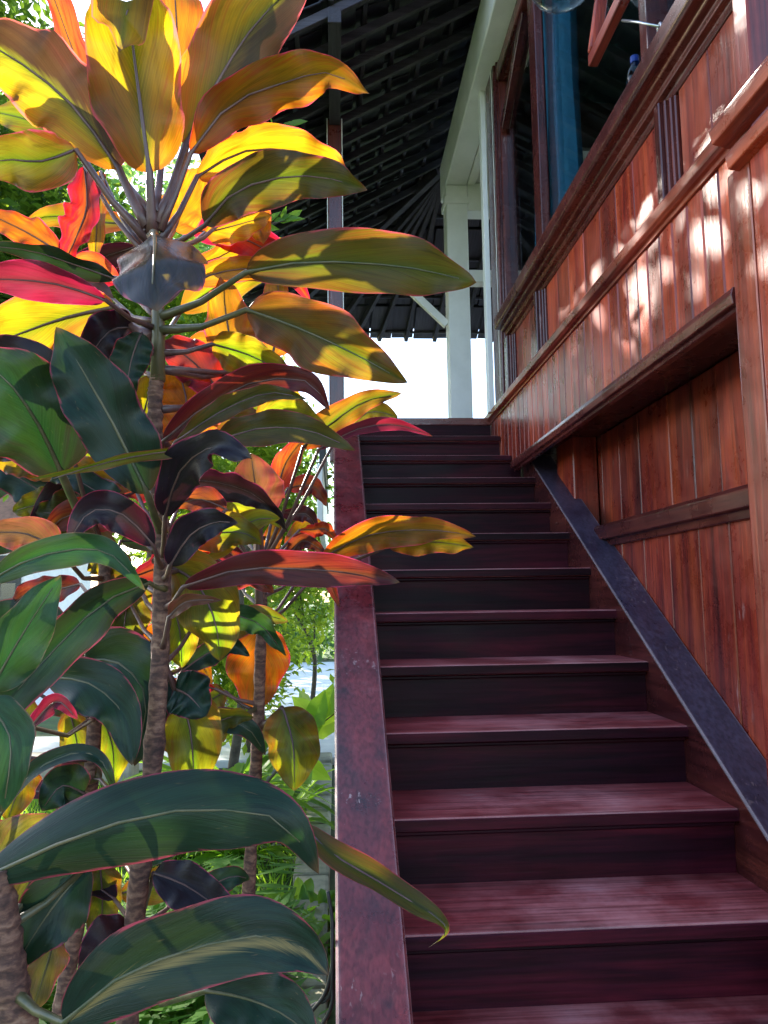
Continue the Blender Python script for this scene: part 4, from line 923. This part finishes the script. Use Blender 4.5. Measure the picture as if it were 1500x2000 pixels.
# ground plants
def clump(name, label, c, n, L_, wd, mat, seed, arch=.6, up=.8, cat='plant', group=None):
    rnd = random.Random(seed); bm = bmesh.new(); c = Vector(c)
    for i in range(n):
        az = rnd.uniform(0, 6.28); l_ = L_*rnd.uniform(.6, 1.15); e = rnd.uniform(.25, 1)*up
        hd = Vector((math.cos(az), math.sin(az), 0)); sd = Vector((-hd.y, hd.x, 0))
        b = c+hd*rnd.uniform(0, .12)*L_; prev = None
        for k in range(6):
            s = k/5; p = b+hd*(l_*(s*(1-e*.55)))+Vector((0, 0, l_*(e*s*1.15-arch*.75*s*s)))
            w_ = wd*l_*(math.sin(math.pi*min(1, s*.93+.07)))*.5+.0006
            cu = [bm.verts.new(p-sd*w_+Vector((0, 0, w_*.4))), bm.verts.new(p), bm.verts.new(p+sd*w_+Vector((0, 0, w_*.4)))]
            if prev:
                for j in range(2): bm.faces.new((prev[j], prev[j+1], cu[j+1], cu[j])).smooth = True
            prev = cu
    o = put(name, bm, M[mat]); tag(o, label, cat, group); return o
clump('strap_leaf_plant', 'tall strap-leaved plant at the edge of the pale deck', (at(455, 1560, 5.2).x, 5.2, 0), 60, .95, .08, 'grass', 43, group='low garden plants')
clump('strap_leaf_plant', 'bright strap-leaved plant behind the right cordyline cane', at(450, 1560, 3.9), 46, .55, .10, 'grass', 41, group='low garden plants')
def fern(name, label, c, n, L_, seed, mat='fern'):
    rnd = random.Random(seed); bm = bmesh.new(); c = Vector(c)
    for i in range(n):
        az = rnd.uniform(0, 6.28); l_ = L_*rnd.uniform(.55, 1.1); hd = Vector((math.cos(az), math.sin(az), 0)); e = rnd.uniform(.5, 1.1)
        for k in range(2, 15):
            s = k/15; p = c+hd*l_*s*.8+Vector((0, 0, l_*(e*s*1.2-.75*s*s)))
            for sg in (-1, 1):
                sd = Vector((-hd.y, hd.x, 0))*sg; d = (sd+hd*.5+Vector((0, 0, rnd.uniform(-.3, .3)))).normalized()
                q = l_*.30*math.sin(math.pi*(s*.85+.12)); w_ = q*.12
                wv = d.cross(Vector((0, 0, 1))).normalized()*w_
                a0, b0, c0, d0 = (bm.verts.new(v) for v in (p, p+d*q*.5+wv, p+d*q, p+d*q*.5-wv)); bm.faces.new((a0, b0, c0, d0))
    o = put(name, bm, M[mat]); tag(o, label, 'fern', 'low garden plants'); return o
fern('fern', 'feathery dark fern behind the tallest cordyline cane', (at(400, 1780, 2.9).x, 2.9, .0), 46, .62, 51)
fern('fern', 'feathery fern at the bottom between the dark leaves', (at(330, 1930, 2.4).x, 2.4, .0), 40, .55, 52)
fern('fern', 'feathery fern at the lower left behind the striped leaf', (at(140, 1900, 2.5).x, 2.5, .0), 40, .6, 53)
rg = random.Random(77)
for i, (px, Yg, lab) in enumerate(((470, 4.2, 'tall bright strap clump under the hanging orange leaf'), (545, 4.7, 'bright strap clump left of the pebbles'), (420, 5.0, 'bright strap clump between the two front canes'), (350, 4.3, 'bright strap clump behind the tallest cane foot'))):
    clump('bright_clump', lab, (at(px, 1600, Yg).x, Yg, 0), 44, .55, .13, 'grass', 90+i, .55, .9, 'plant', 'bright strap clumps')
for i, (px, py, lab) in enumerate(((570, 1800, 'low bright clump nearest the white plinth'), (620, 1770, 'low bright clump against the stringer'), (530, 1740, 'low bright clump behind the right cane'), (590, 1710, 'low bright clump in the middle of the bed'), (640, 1720, 'low bright clump touching the mossy kerb'))):
    Yg = F_PX*EYE/(py-1172+60)
    clump('ground_clump', lab, (at(px, py, Yg).x, Yg, 0), 40, .26, .22, 'grass', 60+i, .5, .8, 'plant', 'bright clumps in the bed')
for i, (px, Yg, lab) in enumerate(((150, 4.6, 'dark shrubby clump at far left in the bed'), (280, 4.8, 'leafy clump left of the tallest cane in the bed'), (40, 4.0, 'leafy clump at the left edge of the bed'))):
    clump('bed_clump', lab, (at(px, 1600, Yg).x, Yg, 0), 50, .45, .14, 'fern', 80+i, .55, .9, 'plant', 'leafy clumps in the bed')
# grass between
bm = bmesh.new()
for i in range(16000):
    x = rg.uniform(-4.2, -.2); yv = rg.uniform(2.2, 5.9)
    if x > -.45 and yv > 4.3: continue
    h = rg.uniform(.03, .10); az = rg.uniform(0, 6.28); lx, ly = math.cos(az)*.006, math.sin(az)*.006
    tx, ty = rg.gauss(0, .03), rg.gauss(0, .03)
    bm.faces.new([bm.verts.new(p) for p in ((x-lx, yv-ly, 0), (x+lx, yv+ly, 0), (x+tx, yv+ty, h))])
tag(put('grass', bm, M['grass']), 'short bright grass covering the garden bed', 'grass', kind='stuff')
# mossy kerb stones and pebbles
gk = empty('stone_edging', (-.13, 2.6, 0)); tag(gk, 'row of mossy edging stones along the foot of the staircase', 'edging')
yv = 2.3
while yv < 6.3:
    l_ = rg.uniform(.28, .42)
    box('stone', -.20+rg.uniform(-.01, .01), -.035, yv, yv+l_-.015, -.05, .07+rg.uniform(-.008, .012), M['stone'], gk, .018, 2); yv += l_
bm = bmesh.new()
for i in range(900):
    p = Vector((rg.uniform(-.62, -.22), rg.uniform(4.3, 6.35), .012)); r = rg.uniform(.012, .028)
    mtx = Matrix.Translation(p) @ Matrix.Rotation(rg.uniform(0, 3), 4, 'Z') @ Matrix.Diagonal((r*1.4, r, r*.7, 1))
    bmesh.ops.create_icosphere(bm, subdivisions=1, radius=1, matrix=mtx)
tag(put('pebbles', bm, M['pebble'], None, True), 'strip of grey pebbles beside the mossy stones', 'pebbles', kind='stuff')
# white plinth with black cables by the stair foot
pl = empty('white_plinth', (-.28, 2.62, 0)); tag(pl, 'low white block near the stair foot, partly behind dark leaves', 'plinth')
box('block', -.40, -.21, 2.55, 2.8, 0, .19, M['plaster'], pl, .01, 2); box('lid', -.415, -.195, 2.535, 2.815, .191, .215, M['plaster'], pl, .006)
for i, (pts, lab) in enumerate((
    ([(585, 2010, 1.9), (610, 1965, 1.88), (640, 1950, 1.86), (653, 1900, 1.84), (652, 1820, 1.84), (640, 1740, 1.84)], 'thin black cable hanging along the stringer edge'),
    ([(560, 2040, 1.9), (600, 1985, 1.88), (635, 1940, 1.86), (650, 1880, 1.85)], 'black cable curving over the white block'),
    ([(590, 2060, 1.88), (630, 2000, 1.86), (648, 1960, 1.85), (651, 1900, 1.85)], 'short black cable lowest beside the stringer'))):
    bm = bmesh.new(); P = crom([at(*p) for p in pts], 24); P = [Vector((min(p.x, -.012), p.y, p.z)) for p in P]
    tube(bm, P, .0045, 6); tag(put('cable', bm, M['black']), lab, 'cable', 'black cables')
# far white pavilion
pv = empty('white_pavilion', (-6.6, 13, 0)); tag(pv, 'white garden pavilion with dark gridded windows beyond the pool', 'building')
box('wall', -9.5, -4.9, 13, 16, 0, 2.5, M['plaster'], pv, .01)
bm = bmesh.new()
V_ = [bm.verts.new(p) for p in ((-10, 12.5, 2.5), (-4.4, 12.5, 2.5), (-4.4, 16.5, 2.5), (-10, 16.5, 2.5), (-8.4, 14.5, 4.0), (-6, 14.5, 4.0))]
for f in ((0, 1, 5, 4), (1, 2, 5), (2, 3, 4, 5), (3, 0, 4), (3, 2, 1, 0)): bm.faces.new([V_[k] for k in f])
put('roof', bm, M['redroof'], pv)
for xw in (-8.8, -7.4, -6.0):
    wv = box('window', xw, xw+.9, 12.97, 12.999, .9, 2.1, M['frame_win'], pv, .003)
    for ix in range(3):
        for iz in range(3): box('pane', xw+.06+ix*.27, xw+.29+ix*.27, 12.955, 12.968, .96+iz*.37, 1.28+iz*.37, M['pane'], wv, 0)
